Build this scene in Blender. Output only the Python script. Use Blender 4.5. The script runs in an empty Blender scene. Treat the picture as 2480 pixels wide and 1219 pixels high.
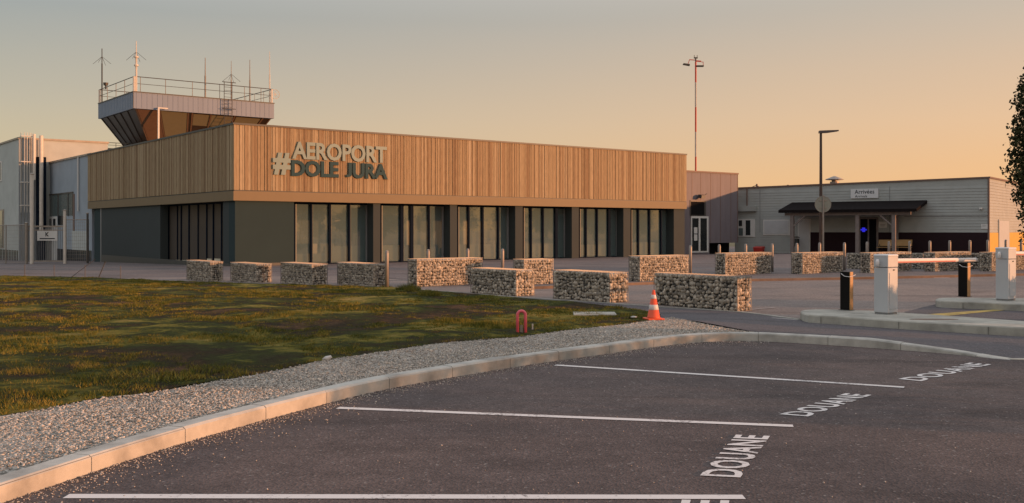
import bpy, bmesh, math, random
import numpy as np
from mathutils import Vector, Matrix, Euler
R = math.radians
S = bpy.context.scene
COL = S.collection
rnd = random.Random(7)
rng = np.random.default_rng(7)

# ------------------------------------------------------------------ camera
CAMH, F, HY = 1.7, 2400.0, 556.0
cam_d = bpy.data.cameras.new("camera")
cam_d.sensor_width = 36.0
cam_d.lens = F / 2480 * 36
cam_d.shift_y = -(609.5 - HY) / 2480
cam_d.clip_start = 0.1
cam_d.clip_end = 3000
cam = bpy.data.objects.new("camera", cam_d)
cam.location = (0, 0, CAMH)
cam.rotation_euler = (R(90), 0, 0)
COL.objects.link(cam)
S.camera = cam

# ------------------------------------------------------------------ sky and sun
SUN_AZ = math.atan2(-0.25, 1.0)      # direction towards the sun, from +X
SUN_EL = R(6.0)
SX, SY = math.cos(SUN_AZ), math.sin(SUN_AZ)

def srgb(r, g, b):
    return tuple(((c / 255) / 12.92 if c / 255 <= 0.04045 else ((c / 255 + 0.055) / 1.055) ** 2.4) for c in (r, g, b))

W = bpy.data.worlds.new("World")
S.world = W
W.use_nodes = True
nt = W.node_tree
for n in list(nt.nodes):
    nt.nodes.remove(n)
def N(t, **k):
    n = nt.nodes.new(t)
    for a, v in k.items():
        setattr(n, a, v)
    return n
tc = N('ShaderNodeTexCoord')
nrm = N('ShaderNodeVectorMath', operation='NORMALIZE'); nt.links.new(tc.outputs['Generated'], nrm.inputs[0])
sep = N('ShaderNodeSeparateXYZ'); nt.links.new(nrm.outputs[0], sep.inputs[0])
dot = N('ShaderNodeVectorMath', operation='DOT_PRODUCT'); nt.links.new(nrm.outputs[0], dot.inputs[0])
dot.inputs[1].default_value = (0.989, -0.148, 0)   # the glow spreads to the right of the buildings
azm = N('ShaderNodeMapRange', interpolation_type='LINEAR'); nt.links.new(dot.outputs['Value'], azm.inputs[0])
azm.inputs[1].default_value = -0.62; azm.inputs[2].default_value = 0.42
wn = N('ShaderNodeTexNoise'); wn.inputs['Scale'].default_value = 3.5; wn.inputs['Detail'].default_value = 3
wmap = N('ShaderNodeMapping'); wmap.inputs['Scale'].default_value = (1, 1, 5)
nt.links.new(nrm.outputs[0], wmap.inputs[0]); nt.links.new(wmap.outputs[0], wn.inputs[0])
def ramp(stops, gain):
    r = N('ShaderNodeValToRGB')
    e = r.color_ramp.elements
    while len(e) < len(stops):
        e.new(0.5)
    for el, (p, c) in zip(e, stops):
        el.position = p
        el.color = (*[min(1, v) for v in c], 1)
    return r
# colour by height above the horizon, away from and towards the sunset
SKY_L = [(0.0, srgb(224, 196, 150)), (0.055, srgb(214, 194, 156)), (0.12, srgb(195, 186, 165)), (0.21, srgb(164, 170, 168)), (0.35, srgb(205, 210, 216)), (1.0, srgb(232, 238, 250))]
SKY_R = [(0.0, srgb(255, 188, 118)), (0.045, srgb(252, 195, 138)), (0.11, srgb(241, 199, 158)), (0.22, srgb(206, 192, 175)), (0.35, srgb(218, 212, 208)), (1.0, srgb(232, 238, 250))]
zadd = N('ShaderNodeMath', operation='MULTIPLY_ADD'); nt.links.new(wn.outputs[0], zadd.inputs[0])
zadd.inputs[1].default_value = 0.012; nt.links.new(sep.outputs[2], zadd.inputs[2])
rl, rr = ramp(SKY_L, 1), ramp(SKY_R, 1)
nt.links.new(zadd.outputs[0], rl.inputs[0]); nt.links.new(zadd.outputs[0], rr.inputs[0])
mx = N('ShaderNodeMix', data_type='RGBA')
nt.links.new(azm.outputs[0], mx.inputs[0]); nt.links.new(rl.outputs[0], mx.inputs[6]); nt.links.new(rr.outputs[0], mx.inputs[7])
sc10 = N('ShaderNodeVectorMath', operation='SCALE'); sc10.inputs[3].default_value = 9.9
nt.links.new(mx.outputs[2], sc10.inputs[0])
sky = N('ShaderNodeTexSky')
sky.sky_type = 'NISHITA'; sky.sun_disc = False
sky.sun_elevation = SUN_EL
sky.sun_rotation = math.pi / 2 - SUN_AZ
mx2 = N('ShaderNodeMix', data_type='RGBA'); mx2.inputs[0].default_value = 0.06
nt.links.new(sc10.outputs[0], mx2.inputs[6]); nt.links.new(sky.outputs[0], mx2.inputs[7])
bg = N('ShaderNodeBackground'); bg.inputs[1].default_value = 0.1
out = N('ShaderNodeOutputWorld')
nt.links.new(mx2.outputs[2], bg.inputs[0]); nt.links.new(bg.outputs[0], out.inputs[0])

sl = bpy.data.lights.new("sun", 'SUN')
sl.energy = 4.8; sl.angle = R(0.8); sl.color = (1.0, 0.45, 0.20)
so = bpy.data.objects.new("sun", sl); COL.objects.link(so)
sdir = Vector((SX * math.cos(SUN_EL), SY * math.cos(SUN_EL), math.sin(SUN_EL)))
so.rotation_euler = sdir.to_track_quat('Z', 'Y').to_euler()
so.location = sdir * 50
S.view_settings.view_transform = 'Standard'
S.view_settings.look = 'None'
S.view_settings.exposure = 0.0
S.view_settings.gamma = 1.0
S.view_settings.use_curve_mapping = False
S.cycles.max_bounces = 8
S.cycles.sample_clamp_indirect = 4

# ------------------------------------------------------------------ layout helpers
def sstep(a, b, x):
    t = min(1, max(0, (x - a) / (b - a)))
    return t * t * (3 - 2 * t)
def gz(x, y):
    """height of the ground"""
    xc = max(-45, min(45, x))
    z = sstep(22, 38, y) * (-0.10 + 0.010 * xc)
    if y > 52:
        z -= 0.0125 * (min(y, 95) - 52)
    return z
def gp(px, py, off=0.0):
    """point of the photograph's pixel on the ground"""
    D = 30.0
    z = 0
    for _ in range(30):
        D = (CAMH - z - off) * F / (py - HY)
        X = (px - 1240) / F * D
        z = gz(X, D)
    return (X, D, z + off)
def tx(px):
    return (px - 1240) / F
def zpx(py, D):
    return CAMH - (py - HY) * D / F

class Frame:
    def __init__(s, ox, oy, deg):
        s.o = (ox, oy); s.deg = deg
        s.U = (math.cos(R(deg)), math.sin(R(deg))); s.V = (-s.U[1], s.U[0])
    def w(s, a, b):
        return (s.o[0] + a * s.U[0] + b * s.V[0], s.o[1] + a * s.U[1] + b * s.V[1])
    def D(s, a, b):
        return s.w(a, b)[1]
    def a(s, px, b=0.0):      # local x where the pixel column meets the plane local y = b
        t = tx(px); x0 = s.o[0] + b * s.V[0]; y0 = s.o[1] + b * s.V[1]
        return (t * y0 - x0) / (s.U[0] - t * s.U[1])
    def b(s, px, a=0.0):
        t = tx(px); x0 = s.o[0] + a * s.U[0]; y0 = s.o[1] + a * s.U[1]
        return (t * y0 - x0) / (s.V[0] - t * s.V[1])
    def z(s, py, a, b=0.0):
        return zpx(py, s.D(a, b))
    def g(s, a, b):
        return gz(*s.w(a, b))

# ------------------------------------------------------------------ object helpers
def props(o, label=None, cat=None, group=None, kind=None):
    if label: o['label'] = label
    if cat: o['category'] = cat
    if group: o['group'] = group
    if kind: o['kind'] = kind
    return o
def thing(name, label, cat, loc=(0, 0, 0), rot=0.0, group=None):
    o = bpy.data.objects.new(name, None)
    o.empty_display_size = 0.3
    o.location = loc; o.rotation_euler = (0, 0, rot)
    COL.objects.link(o)
    return props(o, label, cat, group)
def link(name, me, mat, parent=None, loc=(0, 0, 0), rot=(0, 0, 0), smooth=False):
    o = bpy.data.objects.new(name, me)
    if mat is not None and len(me.materials) == 0:
        me.materials.append(mat)
    if smooth:
        for p in me.polygons: p.use_smooth = True
    o.location = loc; o.rotation_euler = rot
    COL.objects.link(o)
    if parent is not None: o.parent = parent
    return o

class MB:
    def __init__(s): s.v = []; s.f = []
    def quad(s, *p):
        n = len(s.v); s.v += [tuple(q) for q in p]; s.f.append(tuple(range(n, n + len(p)))); return s
    def box(s, x0, x1, y0, y1, z0, z1):
        return s.hexa([(x0, y0, z0), (x1, y0, z0), (x1, y1, z0), (x0, y1, z0)], [(x0, y0, z1), (x1, y0, z1), (x1, y1, z1), (x0, y1, z1)])
    def hexa(s, lo, hi):
        n = len(s.v); s.v += [tuple(p) for p in lo] + [tuple(p) for p in hi]; k = len(lo)
        s.f.append(tuple(n + i for i in reversed(range(k)))); s.f.append(tuple(n + k + i for i in range(k)))
        for i in range(k):
            j = (i + 1) % k
            s.f.append((n + i, n + j, n + k + j, n + k + i))
        return s
    def tube(s, p, q, r, r2=None, n=8, cap=True):
        r2 = r if r2 is None else r2
        p, q = Vector(p), Vector(q); d = (q - p).normalized()
        a = d.orthogonal().normalized(); b = d.cross(a); m = len(s.v)
        for c, rr_ in ((p, r), (q, r2)):
            for i in range(n):
                t = 2 * math.pi * i / n
                s.v.append(tuple(c + a * (rr_ * math.cos(t)) + b * (rr_ * math.sin(t))))
        for i in range(n):
            j = (i + 1) % n
            s.f.append((m + i, m + j, m + n + j, m + n + i))
        if cap:
            s.f.append(tuple(m + i for i in reversed(range(n)))); s.f.append(tuple(m + n + i for i in range(n)))
        return s
    def bar(s, p, q, w, h):
        """a straight square bar from p to q, w wide and h deep"""
        p, q = Vector(p), Vector(q); d = (q - p).normalized()
        up = Vector((0, 0, 1)) if abs(d.z) < 0.95 else Vector((0, 1, 0))
        a = d.cross(up).normalized() * (w / 2); b = a.cross(d).normalized() * (h / 2)
        return s.hexa([p - a - b, p + a - b, p + a + b, p - a + b], [q - a - b, q + a - b, q + a + b, q - a + b])
    def path(s, pts, r, n=8):
        pts = [Vector(p) for p in pts]; m0 = len(s.v)
        ref = None
        for i, p in enumerate(pts):
            d = (pts[min(i + 1, len(pts) - 1)] - pts[max(i - 1, 0)]).normalized()
            if ref is None: ref = d.orthogonal().normalized()
            a = (ref - d * ref.dot(d)).normalized(); ref = a; b = d.cross(a)
            for k in range(n):
                t = 2 * math.pi * k / n
                s.v.append(tuple(p + a * r * math.cos(t) + b * r * math.sin(t)))
        for i in range(len(pts) - 1):
            for k in range(n):
                j = (k + 1) % n; u = m0 + i * n
                s.f.append((u + k, u + j, u + n + j, u + n + k))
        s.f.append(tuple(m0 + k for k in reversed(range(n)))); e = m0 + (len(pts) - 1) * n
        s.f.append(tuple(e + k for k in range(n)))
        return s
    def lathe(s, cx, cy, prof, n=20):
        m = len(s.v)
        for r, z in prof:
            for k in range(n):
                t = 2 * math.pi * k / n
                s.v.append((cx + r * math.cos(t), cy + r * math.sin(t), z))
        for i in range(len(prof) - 1):
            for k in range(n):
                j = (k + 1) % n
                s.f.append((m + i * n + k, m + i * n + j, m + (i + 1) * n + j, m + (i + 1) * n + k))
        s.f.append(tuple(m + k for k in reversed(range(n)))); e = m + (len(prof) - 1) * n
        s.f.append(tuple(e + k for k in range(n)))
        return s
    def mesh(s, name):
        me = bpy.data.meshes.new(name); me.from_pydata(s.v, [], s.f); me.update()
        return me
    def build(s, name, mat, parent=None, loc=(0, 0, 0), rot=(0, 0, 0), smooth=False, bevel=0):
        me = s.mesh(name)
        if bevel:
            bm = bmesh.new(); bm.from_mesh(me)
            bmesh.ops.bevel(bm, geom=bm.edges[:], offset=bevel, segments=2, profile=0.5, affect='EDGES')
            bm.to_mesh(me); bm.free()
        return link(name, me, mat, parent, loc, rot, smooth)

def npmesh(name, V, Fc):
    """fast mesh from numpy arrays; every face has the same number of corners"""
    me = bpy.data.meshes.new(name)
    nf, k = Fc.shape
    me.vertices.add(len(V)); me.vertices.foreach_set('co', V.astype(np.float32).ravel())
    me.loops.add(nf * k); me.loops.foreach_set('vertex_index', Fc.astype(np.int32).ravel())
    me.polygons.add(nf); me.polygons.foreach_set('loop_start', np.arange(0, nf * k, k, dtype=np.int32))
    me.update(calc_edges=True); me.validate()
    return me

# ------------------------------------------------------------------ materials
def material(name, col, rough=0.65, metal=0.0, var=0.12, scale=3.0, stretch=(1, 1, 1), bump=0.0, bscale=40.0, spec=0.5, dirt=0.0, island=0.0, bdist=0.01, dscale=0.7):
    m = bpy.data.materials.new(name); m.use_nodes = True
    t = m.node_tree; b = t.nodes['Principled BSDF']
    L = t.links.new
    def nn(tp, **k):
        n = t.nodes.new(tp)
        for a, v in k.items(): setattr(n, a, v)
        return n
    co = nn('ShaderNodeTexCoord'); mp = nn('ShaderNodeMapping'); mp.inputs['Scale'].default_value = stretch
    L(co.outputs['Object'], mp.inputs[0])
    no = nn('ShaderNodeTexNoise'); no.inputs['Scale'].default_value = scale; no.inputs['Detail'].default_value = 6
    no.inputs['Roughness'].default_value = 0.65
    L(mp.outputs[0], no.inputs[0])
    mr = nn('ShaderNodeMapRange'); mr.inputs[1].default_value = 0.3; mr.inputs[2].default_value = 0.7
    mr.inputs[3].default_value = 1 - var; mr.inputs[4].default_value = 1 + var
    L(no.outputs[0], mr.inputs[0])
    sc = nn('ShaderNodeVectorMath', operation='SCALE'); sc.inputs[0].default_value = col
    L(mr.outputs[0], sc.inputs[3])
    last = sc.outputs[0]
    if island:
        ge = nn('ShaderNodeNewGeometry'); m2 = nn('ShaderNodeMapRange')
        m2.inputs[3].default_value = 1 - island; m2.inputs[4].default_value = 1 + island
        L(ge.outputs['Random Per Island'], m2.inputs[0])
        s2 = nn('ShaderNodeVectorMath', operation='SCALE'); L(last, s2.inputs[0]); L(m2.outputs[0], s2.inputs[3]); last = s2.outputs[0]
    if dirt:
        n2 = nn('ShaderNodeTexNoise'); n2.inputs['Scale'].default_value = dscale; n2.inputs['Detail'].default_value = 8
        L(mp.outputs[0], n2.inputs[0])
        m3 = nn('ShaderNodeMapRange'); m3.inputs[1].default_value = 0.42; m3.inputs[2].default_value = 0.66
        m3.inputs[3].default_value = 1; m3.inputs[4].default_value = 1 - dirt
        L(n2.outputs[0], m3.inputs[0])
        s3 = nn('ShaderNodeVectorMath', operation='SCALE'); L(last, s3.inputs[0]); L(m3.outputs[0], s3.inputs[3]); last = s3.outputs[0]
    L(last, b.inputs['Base Color'])
    b.inputs['Roughness'].default_value = rough; b.inputs['Metallic'].default_value = metal
    b.inputs['Specular IOR Level'].default_value = spec
    if bump:
        n3 = nn('ShaderNodeTexNoise'); n3.inputs['Scale'].default_value = bscale; n3.inputs['Detail'].default_value = 5
        L(mp.outputs[0], n3.inputs[0])
        bu = nn('ShaderNodeBump'); bu.inputs['Strength'].default_value = bump; bu.inputs['Distance'].default_value = bdist
        L(n3.outputs[0], bu.inputs['Height']); L(bu.outputs[0], b.inputs['Normal'])
    return m

def asphalt(name, col, warm, speck=0.25, mottle=0.25, size=55.0):
    """asphalt: aggregate grains, pale chips, broad stains and wear"""
    m = bpy.data.materials.new(name); m.use_nodes = True
    t = m.node_tree; b = t.nodes['Principled BSDF']; L = t.links.new
    def nn(tp, **k):
        n = t.nodes.new(tp)
        for a, v in k.items(): setattr(n, a, v)
        return n
    co = nn('ShaderNodeTexCoord')
    big = nn('ShaderNodeTexNoise'); big.inputs['Scale'].default_value = 0.28; big.inputs['Detail'].default_value = 5; big.inputs['Distortion'].default_value = 0.6
    L(co.outputs['Object'], big.inputs[0])
    mix = nn('ShaderNodeMix', data_type='RGBA'); mix.inputs[6].default_value = (*col, 1); mix.inputs[7].default_value = (*warm, 1)
    mr = nn('ShaderNodeMapRange'); mr.inputs[1].default_value = 0.38; mr.inputs[2].default_value = 0.62
    L(big.outputs[0], mr.inputs[0]); L(mr.outputs[0], mix.inputs[0])
    mid = nn('ShaderNodeTexNoise'); mid.inputs['Scale'].default_value = 2.3; mid.inputs['Detail'].default_value = 9; mid.inputs['Roughness'].default_value = 0.75
    L(co.outputs['Object'], mid.inputs[0])
    m1 = nn('ShaderNodeMapRange'); m1.inputs[1].default_value = 0.3; m1.inputs[2].default_value = 0.7; m1.inputs[3].default_value = 1 - mottle; m1.inputs[4].default_value = 1 + mottle
    L(mid.outputs[0], m1.inputs[0])
    s1 = nn('ShaderNodeVectorMath', operation='SCALE'); L(mix.outputs[2], s1.inputs[0]); L(m1.outputs[0], s1.inputs[3])
    gr = nn('ShaderNodeTexVoronoi'); gr.inputs['Scale'].default_value = size; L(co.outputs['Object'], gr.inputs[0])
    sepc = nn('ShaderNodeSeparateColor'); L(gr.outputs['Color'], sepc.inputs[0])
    m2 = nn('ShaderNodeMapRange'); m2.inputs[3].default_value = 0.72; m2.inputs[4].default_value = 1.3
    L(sepc.outputs[0], m2.inputs[0])
    s2 = nn('ShaderNodeVectorMath', operation='SCALE'); L(s1.outputs[0], s2.inputs[0]); L(m2.outputs[0], s2.inputs[3])
    # oil and tyre stains in long soft patches, with thin cracks
    mp = nn('ShaderNodeMapping'); mp.inputs['Scale'].default_value = (0.35, 1.0, 1.0); mp.inputs['Rotation'].default_value = (0, 0, 0.35); L(co.outputs['Object'], mp.inputs[0])
    stn = nn('ShaderNodeTexNoise'); stn.inputs['Scale'].default_value = 0.9; stn.inputs['Detail'].default_value = 7; stn.inputs['Roughness'].default_value = 0.6; L(mp.outputs[0], stn.inputs[0])
    ms_ = nn('ShaderNodeMapRange'); ms_.inputs[1].default_value = 0.54; ms_.inputs[2].default_value = 0.68; ms_.inputs[3].default_value = 1.0; ms_.inputs[4].default_value = 0.62; L(stn.outputs[0], ms_.inputs[0])
    s3 = nn('ShaderNodeVectorMath', operation='SCALE'); L(s2.outputs[0], s3.inputs[0]); L(ms_.outputs[0], s3.inputs[3]); s2 = s3
    chip = nn('ShaderNodeMath', operation='GREATER_THAN'); chip.inputs[1].default_value = 0.985; L(sepc.outputs[1], chip.inputs[0])
    cm = nn('ShaderNodeMath', operation='MULTIPLY'); cm.inputs[1].default_value = speck; L(chip.outputs[0], cm.inputs[0])
    mc = nn('ShaderNodeMix', data_type='RGBA'); mc.inputs[7].default_value = (0.5, 0.46, 0.42, 1)
    L(cm.outputs[0], mc.inputs[0]); L(s2.outputs[0], mc.inputs[6])
    L(mc.outputs[2], b.inputs['Base Color'])
    b.inputs['Roughness'].default_value = 0.88; b.inputs['Specular IOR Level'].default_value = 0.25
    bu = nn('ShaderNodeBump'); bu.inputs['Strength'].default_value = 0.6; bu.inputs['Distance'].default_value = 0.006
    L(gr.outputs['Distance'], bu.inputs['Height']); L(bu.outputs[0], b.inputs['Normal'])
    return m

def slat_wood(name, pitch=0.16):
    """vertical larch slats, each board its own tone"""
    m = bpy.data.materials.new(name); m.use_nodes = True
    t = m.node_tree; b = t.nodes['Principled BSDF']; L = t.links.new
    def nn(tp, **k):
        n = t.nodes.new(tp)
        for a, v in k.items(): setattr(n, a, v)
        return n
    co = nn('ShaderNodeTexCoord'); sp = nn('ShaderNodeSeparateXYZ'); L(co.outputs['Object'], sp.inputs[0])
    ge = nn('ShaderNodeNewGeometry')
    ad = nn('ShaderNodeMath', operation='ADD'); L(sp.outputs[0], ad.inputs[0]); L(sp.outputs[1], ad.inputs[1])
    one = nn('ShaderNodeTexNoise', noise_dimensions='1D'); one.inputs['Scale'].default_value = 0.9; one.inputs['Detail'].default_value = 6; one.inputs['Roughness'].default_value = 0.8
    L(ad.outputs[0], one.inputs['W'])
    rp = nn('ShaderNodeValToRGB')
    e = rp.color_ramp.elements; e.new(0.5); e.new(0.75)
    for el, (p, c) in zip(e, [(0.0, (0.165, 0.105, 0.060)), (0.3, (0.262, 0.180, 0.105)), (0.62, (0.335, 0.250, 0.150)), (1.0, (0.42, 0.330, 0.215))]):
        el.position = p; el.color = (*c, 1)
    mixv = nn('ShaderNodeMath', operation='MULTIPLY_ADD'); mixv.inputs[1].default_value = 0.55
    L(ge.outputs['Random Per Island'], mixv.inputs[0])
    m1 = nn('ShaderNodeMapRange'); m1.inputs[1].default_value = 0.3; m1.inputs[2].default_value = 0.7; m1.inputs[3].default_value = 0.0; m1.inputs[4].default_value = 0.5
    L(one.outputs[0], m1.inputs[0]); L(m1.outputs[0], mixv.inputs[2])
    L(mixv.outputs[0], rp.inputs[0])
    gm = nn('ShaderNodeMapping'); gm.inputs['Scale'].default_value = (9, 9, 0.8); L(co.outputs['Object'], gm.inputs[0])
    gn = nn('ShaderNodeTexNoise'); gn.inputs['Scale'].default_value = 3; gn.inputs['Detail'].default_value = 6; L(gm.outputs[0], gn.inputs[0])
    m2 = nn('ShaderNodeMapRange'); m2.inputs[1].default_value = 0.3; m2.inputs[2].default_value = 0.7; m2.inputs[3].default_value = 0.82; m2.inputs[4].default_value = 1.18
    L(gn.outputs[0], m2.inputs[0])
    s = nn('ShaderNodeVectorMath', operation='SCALE'); L(rp.outputs[0], s.inputs[0]); L(m2.outputs[0], s.inputs[3])
    L(s.outputs[0], b.inputs['Base Color']); b.inputs['Roughness'].default_value = 0.8; b.inputs['Specular IOR Level'].default_value = 0.2
    return m

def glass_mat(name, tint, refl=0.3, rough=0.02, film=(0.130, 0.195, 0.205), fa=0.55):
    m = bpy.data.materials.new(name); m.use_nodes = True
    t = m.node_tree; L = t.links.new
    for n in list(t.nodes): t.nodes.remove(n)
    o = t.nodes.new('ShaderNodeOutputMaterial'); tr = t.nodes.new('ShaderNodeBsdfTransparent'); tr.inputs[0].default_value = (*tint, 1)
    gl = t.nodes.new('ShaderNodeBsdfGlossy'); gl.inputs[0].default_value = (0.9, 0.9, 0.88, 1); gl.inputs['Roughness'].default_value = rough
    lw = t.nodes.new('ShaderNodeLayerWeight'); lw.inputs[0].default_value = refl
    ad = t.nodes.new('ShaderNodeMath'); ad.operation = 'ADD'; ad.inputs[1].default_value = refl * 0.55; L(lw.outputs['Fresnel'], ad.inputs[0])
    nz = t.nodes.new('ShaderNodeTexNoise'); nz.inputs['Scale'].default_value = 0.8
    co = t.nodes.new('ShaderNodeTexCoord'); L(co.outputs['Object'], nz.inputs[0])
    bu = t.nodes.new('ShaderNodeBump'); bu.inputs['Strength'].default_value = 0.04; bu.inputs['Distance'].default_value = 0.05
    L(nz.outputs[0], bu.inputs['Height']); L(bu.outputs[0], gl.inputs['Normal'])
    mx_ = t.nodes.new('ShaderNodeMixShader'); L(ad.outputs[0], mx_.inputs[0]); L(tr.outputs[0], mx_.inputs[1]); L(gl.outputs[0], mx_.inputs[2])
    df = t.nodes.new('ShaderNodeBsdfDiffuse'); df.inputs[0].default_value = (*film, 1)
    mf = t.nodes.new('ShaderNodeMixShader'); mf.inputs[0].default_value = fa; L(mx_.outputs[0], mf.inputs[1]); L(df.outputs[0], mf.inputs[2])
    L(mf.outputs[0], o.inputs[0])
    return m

def leaf_mat(name, c1, c2, c3=None, trans=0.2, patch=0.35):
    m = bpy.data.materials.new(name); m.use_nodes = True
    t = m.node_tree; b = t.nodes['Principled BSDF']; L = t.links.new
    ge = t.nodes.new('ShaderNodeNewGeometry'); co = t.nodes.new('ShaderNodeTexCoord')
    no = t.nodes.new('ShaderNodeTexNoise'); no.inputs['Scale'].default_value = patch; no.inputs['Detail'].default_value = 8; no.inputs['Roughness'].default_value = 0.7
    L(co.outputs['Object'], no.inputs[0])
    md = t.nodes.new('ShaderNodeMath'); md.operation = 'MULTIPLY_ADD'; md.inputs[1].default_value = 0.45
    L(ge.outputs['Random Per Island'], md.inputs[0])
    mr = t.nodes.new('ShaderNodeMapRange'); mr.inputs[1].default_value = 0.33; mr.inputs[2].default_value = 0.67; mr.inputs[3].default_value = 0.0; mr.inputs[4].default_value = 0.65
    L(no.outputs[0], mr.inputs[0]); L(mr.outputs[0], md.inputs[2])
    rp = t.nodes.new('ShaderNodeValToRGB'); e = rp.color_ramp.elements
    st = [(0.0, c1), (1.0, c2)] if c3 is None else [(0.1, c1), (0.5, c2), (0.85, c3)]
    while len(e) < len(st): e.new(0.5)
    for el, (p, c) in zip(e, st): el.position = p; el.color = (*c, 1)
    L(md.outputs[0], rp.inputs[0]); L(rp.outputs[0], b.inputs['Base Color'])
    b.inputs['Roughness'].default_value = 0.8; b.inputs['Specular IOR Level'].default_value = 0.15
    return m

M = {}
M['asphalt_park'] = asphalt('parking_asphalt', (0.078, 0.062, 0.060), (0.120, 0.089, 0.080), 0.28, 0.22, 60)
M['asphalt_road'] = asphalt('worn_asphalt', (0.190, 0.158, 0.143), (0.240, 0.190, 0.165), 0.3, 0.14, 40)
M['asphalt_path'] = asphalt('fresh_asphalt', (0.098, 0.092, 0.098), (0.112, 0.098, 0.100), 0.25, 0.15, 60)
M['plaza'] = asphalt('plaza_asphalt', (0.135, 0.116, 0.112), (0.170, 0.138, 0.128), 0.2, 0.14, 25)
M['earth'] = material('field_earth', (0.10, 0.10, 0.05), 0.95, var=0.4, scale=0.6, bump=0.3, bscale=6)
M['concrete'] = material('kerb_concrete', (0.48, 0.46, 0.41), 0.85, var=0.10, scale=9, bump=0.3, bscale=60, dirt=0.38, dscale=2.6, bdist=0.006)
M['concrete_dirty'] = material('island_concrete', (0.40, 0.385, 0.33), 0.88, var=0.14, scale=6, bump=0.3, bscale=45, dirt=0.35, dscale=1.8, bdist=0.006)
M['joint'] = material('kerb_joint_mortar', (0.20, 0.19, 0.165), 0.95, var=0.2)
M['brown_kerb'] = material('brown_kerb', (0.20, 0.135, 0.10), 0.85, var=0.2, scale=4, dirt=0.35)
M['paint'] = material('road_paint', (0.66, 0.62, 0.60), 0.75, var=0.10, scale=14, bump=0.35, bscale=120, dirt=0.22, dscale=9, bdist=0.003)
M['paint_old'] = material('faded_road_paint', (0.36, 0.33, 0.31), 0.8, var=0.3, scale=6, dirt=0.3, dscale=3)
M['yellow_paint'] = material('yellow_paint', (0.42, 0.31, 0.08), 0.8, var=0.35, scale=5, dirt=0.4, dscale=3)
M['wood'] = slat_wood('larch_slats')
M['wood_back'] = material('cladding_backing', (0.10, 0.058, 0.034), 0.9, var=0.2)
M['fascia'] = material('bronze_fascia', (0.165, 0.116, 0.058), 0.6, var=0.05, scale=1.5)
M['trim'] = material('dark_trim', (0.030, 0.036, 0.038), 0.5, var=0.1)
M['wall_dark'] = material('charcoal_wall', (0.024, 0.043, 0.047), 0.8, spec=0.2, var=0.05, scale=0.8)
M['wall_slate'] = material('slate_panel', (0.046, 0.056, 0.057), 0.8, spec=0.2, var=0.05, scale=0.8)
M['mullion'] = material('navy_mullion', (0.006, 0.012, 0.024), 0.7, spec=0.04, var=0.1)
M['frame_pale'] = material('pale_inner_frame', (0.16, 0.165, 0.14), 0.6, var=0.05)
M['frame_grey'] = material('grey_reveal', (0.20, 0.20, 0.20), 0.6, var=0.05)
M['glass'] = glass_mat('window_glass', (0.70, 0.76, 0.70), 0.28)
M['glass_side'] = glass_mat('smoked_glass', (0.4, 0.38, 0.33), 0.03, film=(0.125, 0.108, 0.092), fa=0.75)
M['interior'] = material('interior_plaster', (0.55, 0.49, 0.38), 0.9, var=0.05)
M['interior_floor'] = material('interior_floor', (0.30, 0.27, 0.22), 0.6, var=0.1)
M['low_panel'] = material('low_panel', (0.62, 0.56, 0.42), 0.8, var=0.05)
M['roofing'] = material('flat_roof', (0.12, 0.115, 0.11), 0.9, var=0.2)
M['sign_pale'] = material('pale_letters', (0.135, 0.215, 0.205), 0.5, var=0.04)
M['sign_teal'] = material('teal_letters', (0.012, 0.050, 0.062), 0.6, spec=0.2, var=0.04)
M['tower_band'] = material('grey_cladding', (0.17, 0.215, 0.29), 0.55, var=0.08, scale=2, stretch=(1, 1, 0.1))
M['brown_panel'] = material('brown_panel', (0.085, 0.045, 0.022), 0.5, var=0.1)
M['tower_glass'] = material('bronze_glass', (0.028, 0.018, 0.011), 0.3, var=0.15, spec=0.25)
M['blind'] = material('olive_blind', (0.105, 0.088, 0.046), 0.7, var=0.06)
M['soffit'] = material('dark_soffit', (0.035, 0.026, 0.022), 0.8, var=0.1)
M['rail'] = material('galvanised_rail', (0.30, 0.26, 0.22), 0.5, metal=0.3, var=0.15)
M['rail_dark'] = material('dark_steel', (0.055, 0.05, 0.045), 0.5, var=0.15)
M['white_post'] = material('white_tube', (0.60, 0.55, 0.48), 0.5, var=0.08)
M['white_wall'] = material('white_render', (0.44, 0.47, 0.45), 0.85, var=0.06, scale=1.2, dirt=0.08)
M['blue_wall'] = material('pale_blue_panel', (0.29, 0.345, 0.40), 0.7, var=0.05, scale=1.0, dirt=0.08)
M['ribbed'] = material('ribbed_metal', (0.26, 0.285, 0.30), 0.5, var=0.08, scale=2)
M['tile_clad'] = material('salmon_cladding', (0.33, 0.21, 0.165), 0.75, var=0.15, scale=4)
M['grey_clad'] = material('grey_ribs', (0.20, 0.20, 0.20), 0.7, var=0.1)
M['dark_pane'] = material('dark_window_pane', (0.022, 0.026, 0.028), 0.12, var=0.1, spec=0.7)
M['grey_pane'] = material('grey_window_pane', (0.10, 0.13, 0.13), 0.2, var=0.15, spec=0.6)
M['white_frame'] = material('white_window_frame', (0.58, 0.58, 0.56), 0.5, var=0.04)
M['siding'] = material('grey_siding', (0.35, 0.37, 0.355), 0.6, var=0.07, scale=1.5, dirt=0.08)
M['maroon'] = material('maroon_base_cladding', (0.022, 0.011, 0.014), 0.8, spec=0.15, var=0.1)
M['yellow'] = material('yellow_panel', (0.58, 0.34, 0.05), 0.6, var=0.08)
M['canopy'] = material('dark_shingle', (0.012, 0.009, 0.009), 0.95, spec=0.08, var=0.25, scale=6)
M['timber'] = material('grey_timber', (0.19, 0.16, 0.15), 0.8, var=0.15, scale=4)
M['annex'] = material('annex_cladding', (0.155, 0.135, 0.150), 0.65, var=0.12, scale=3, stretch=(1, 1, 0.12))
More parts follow.
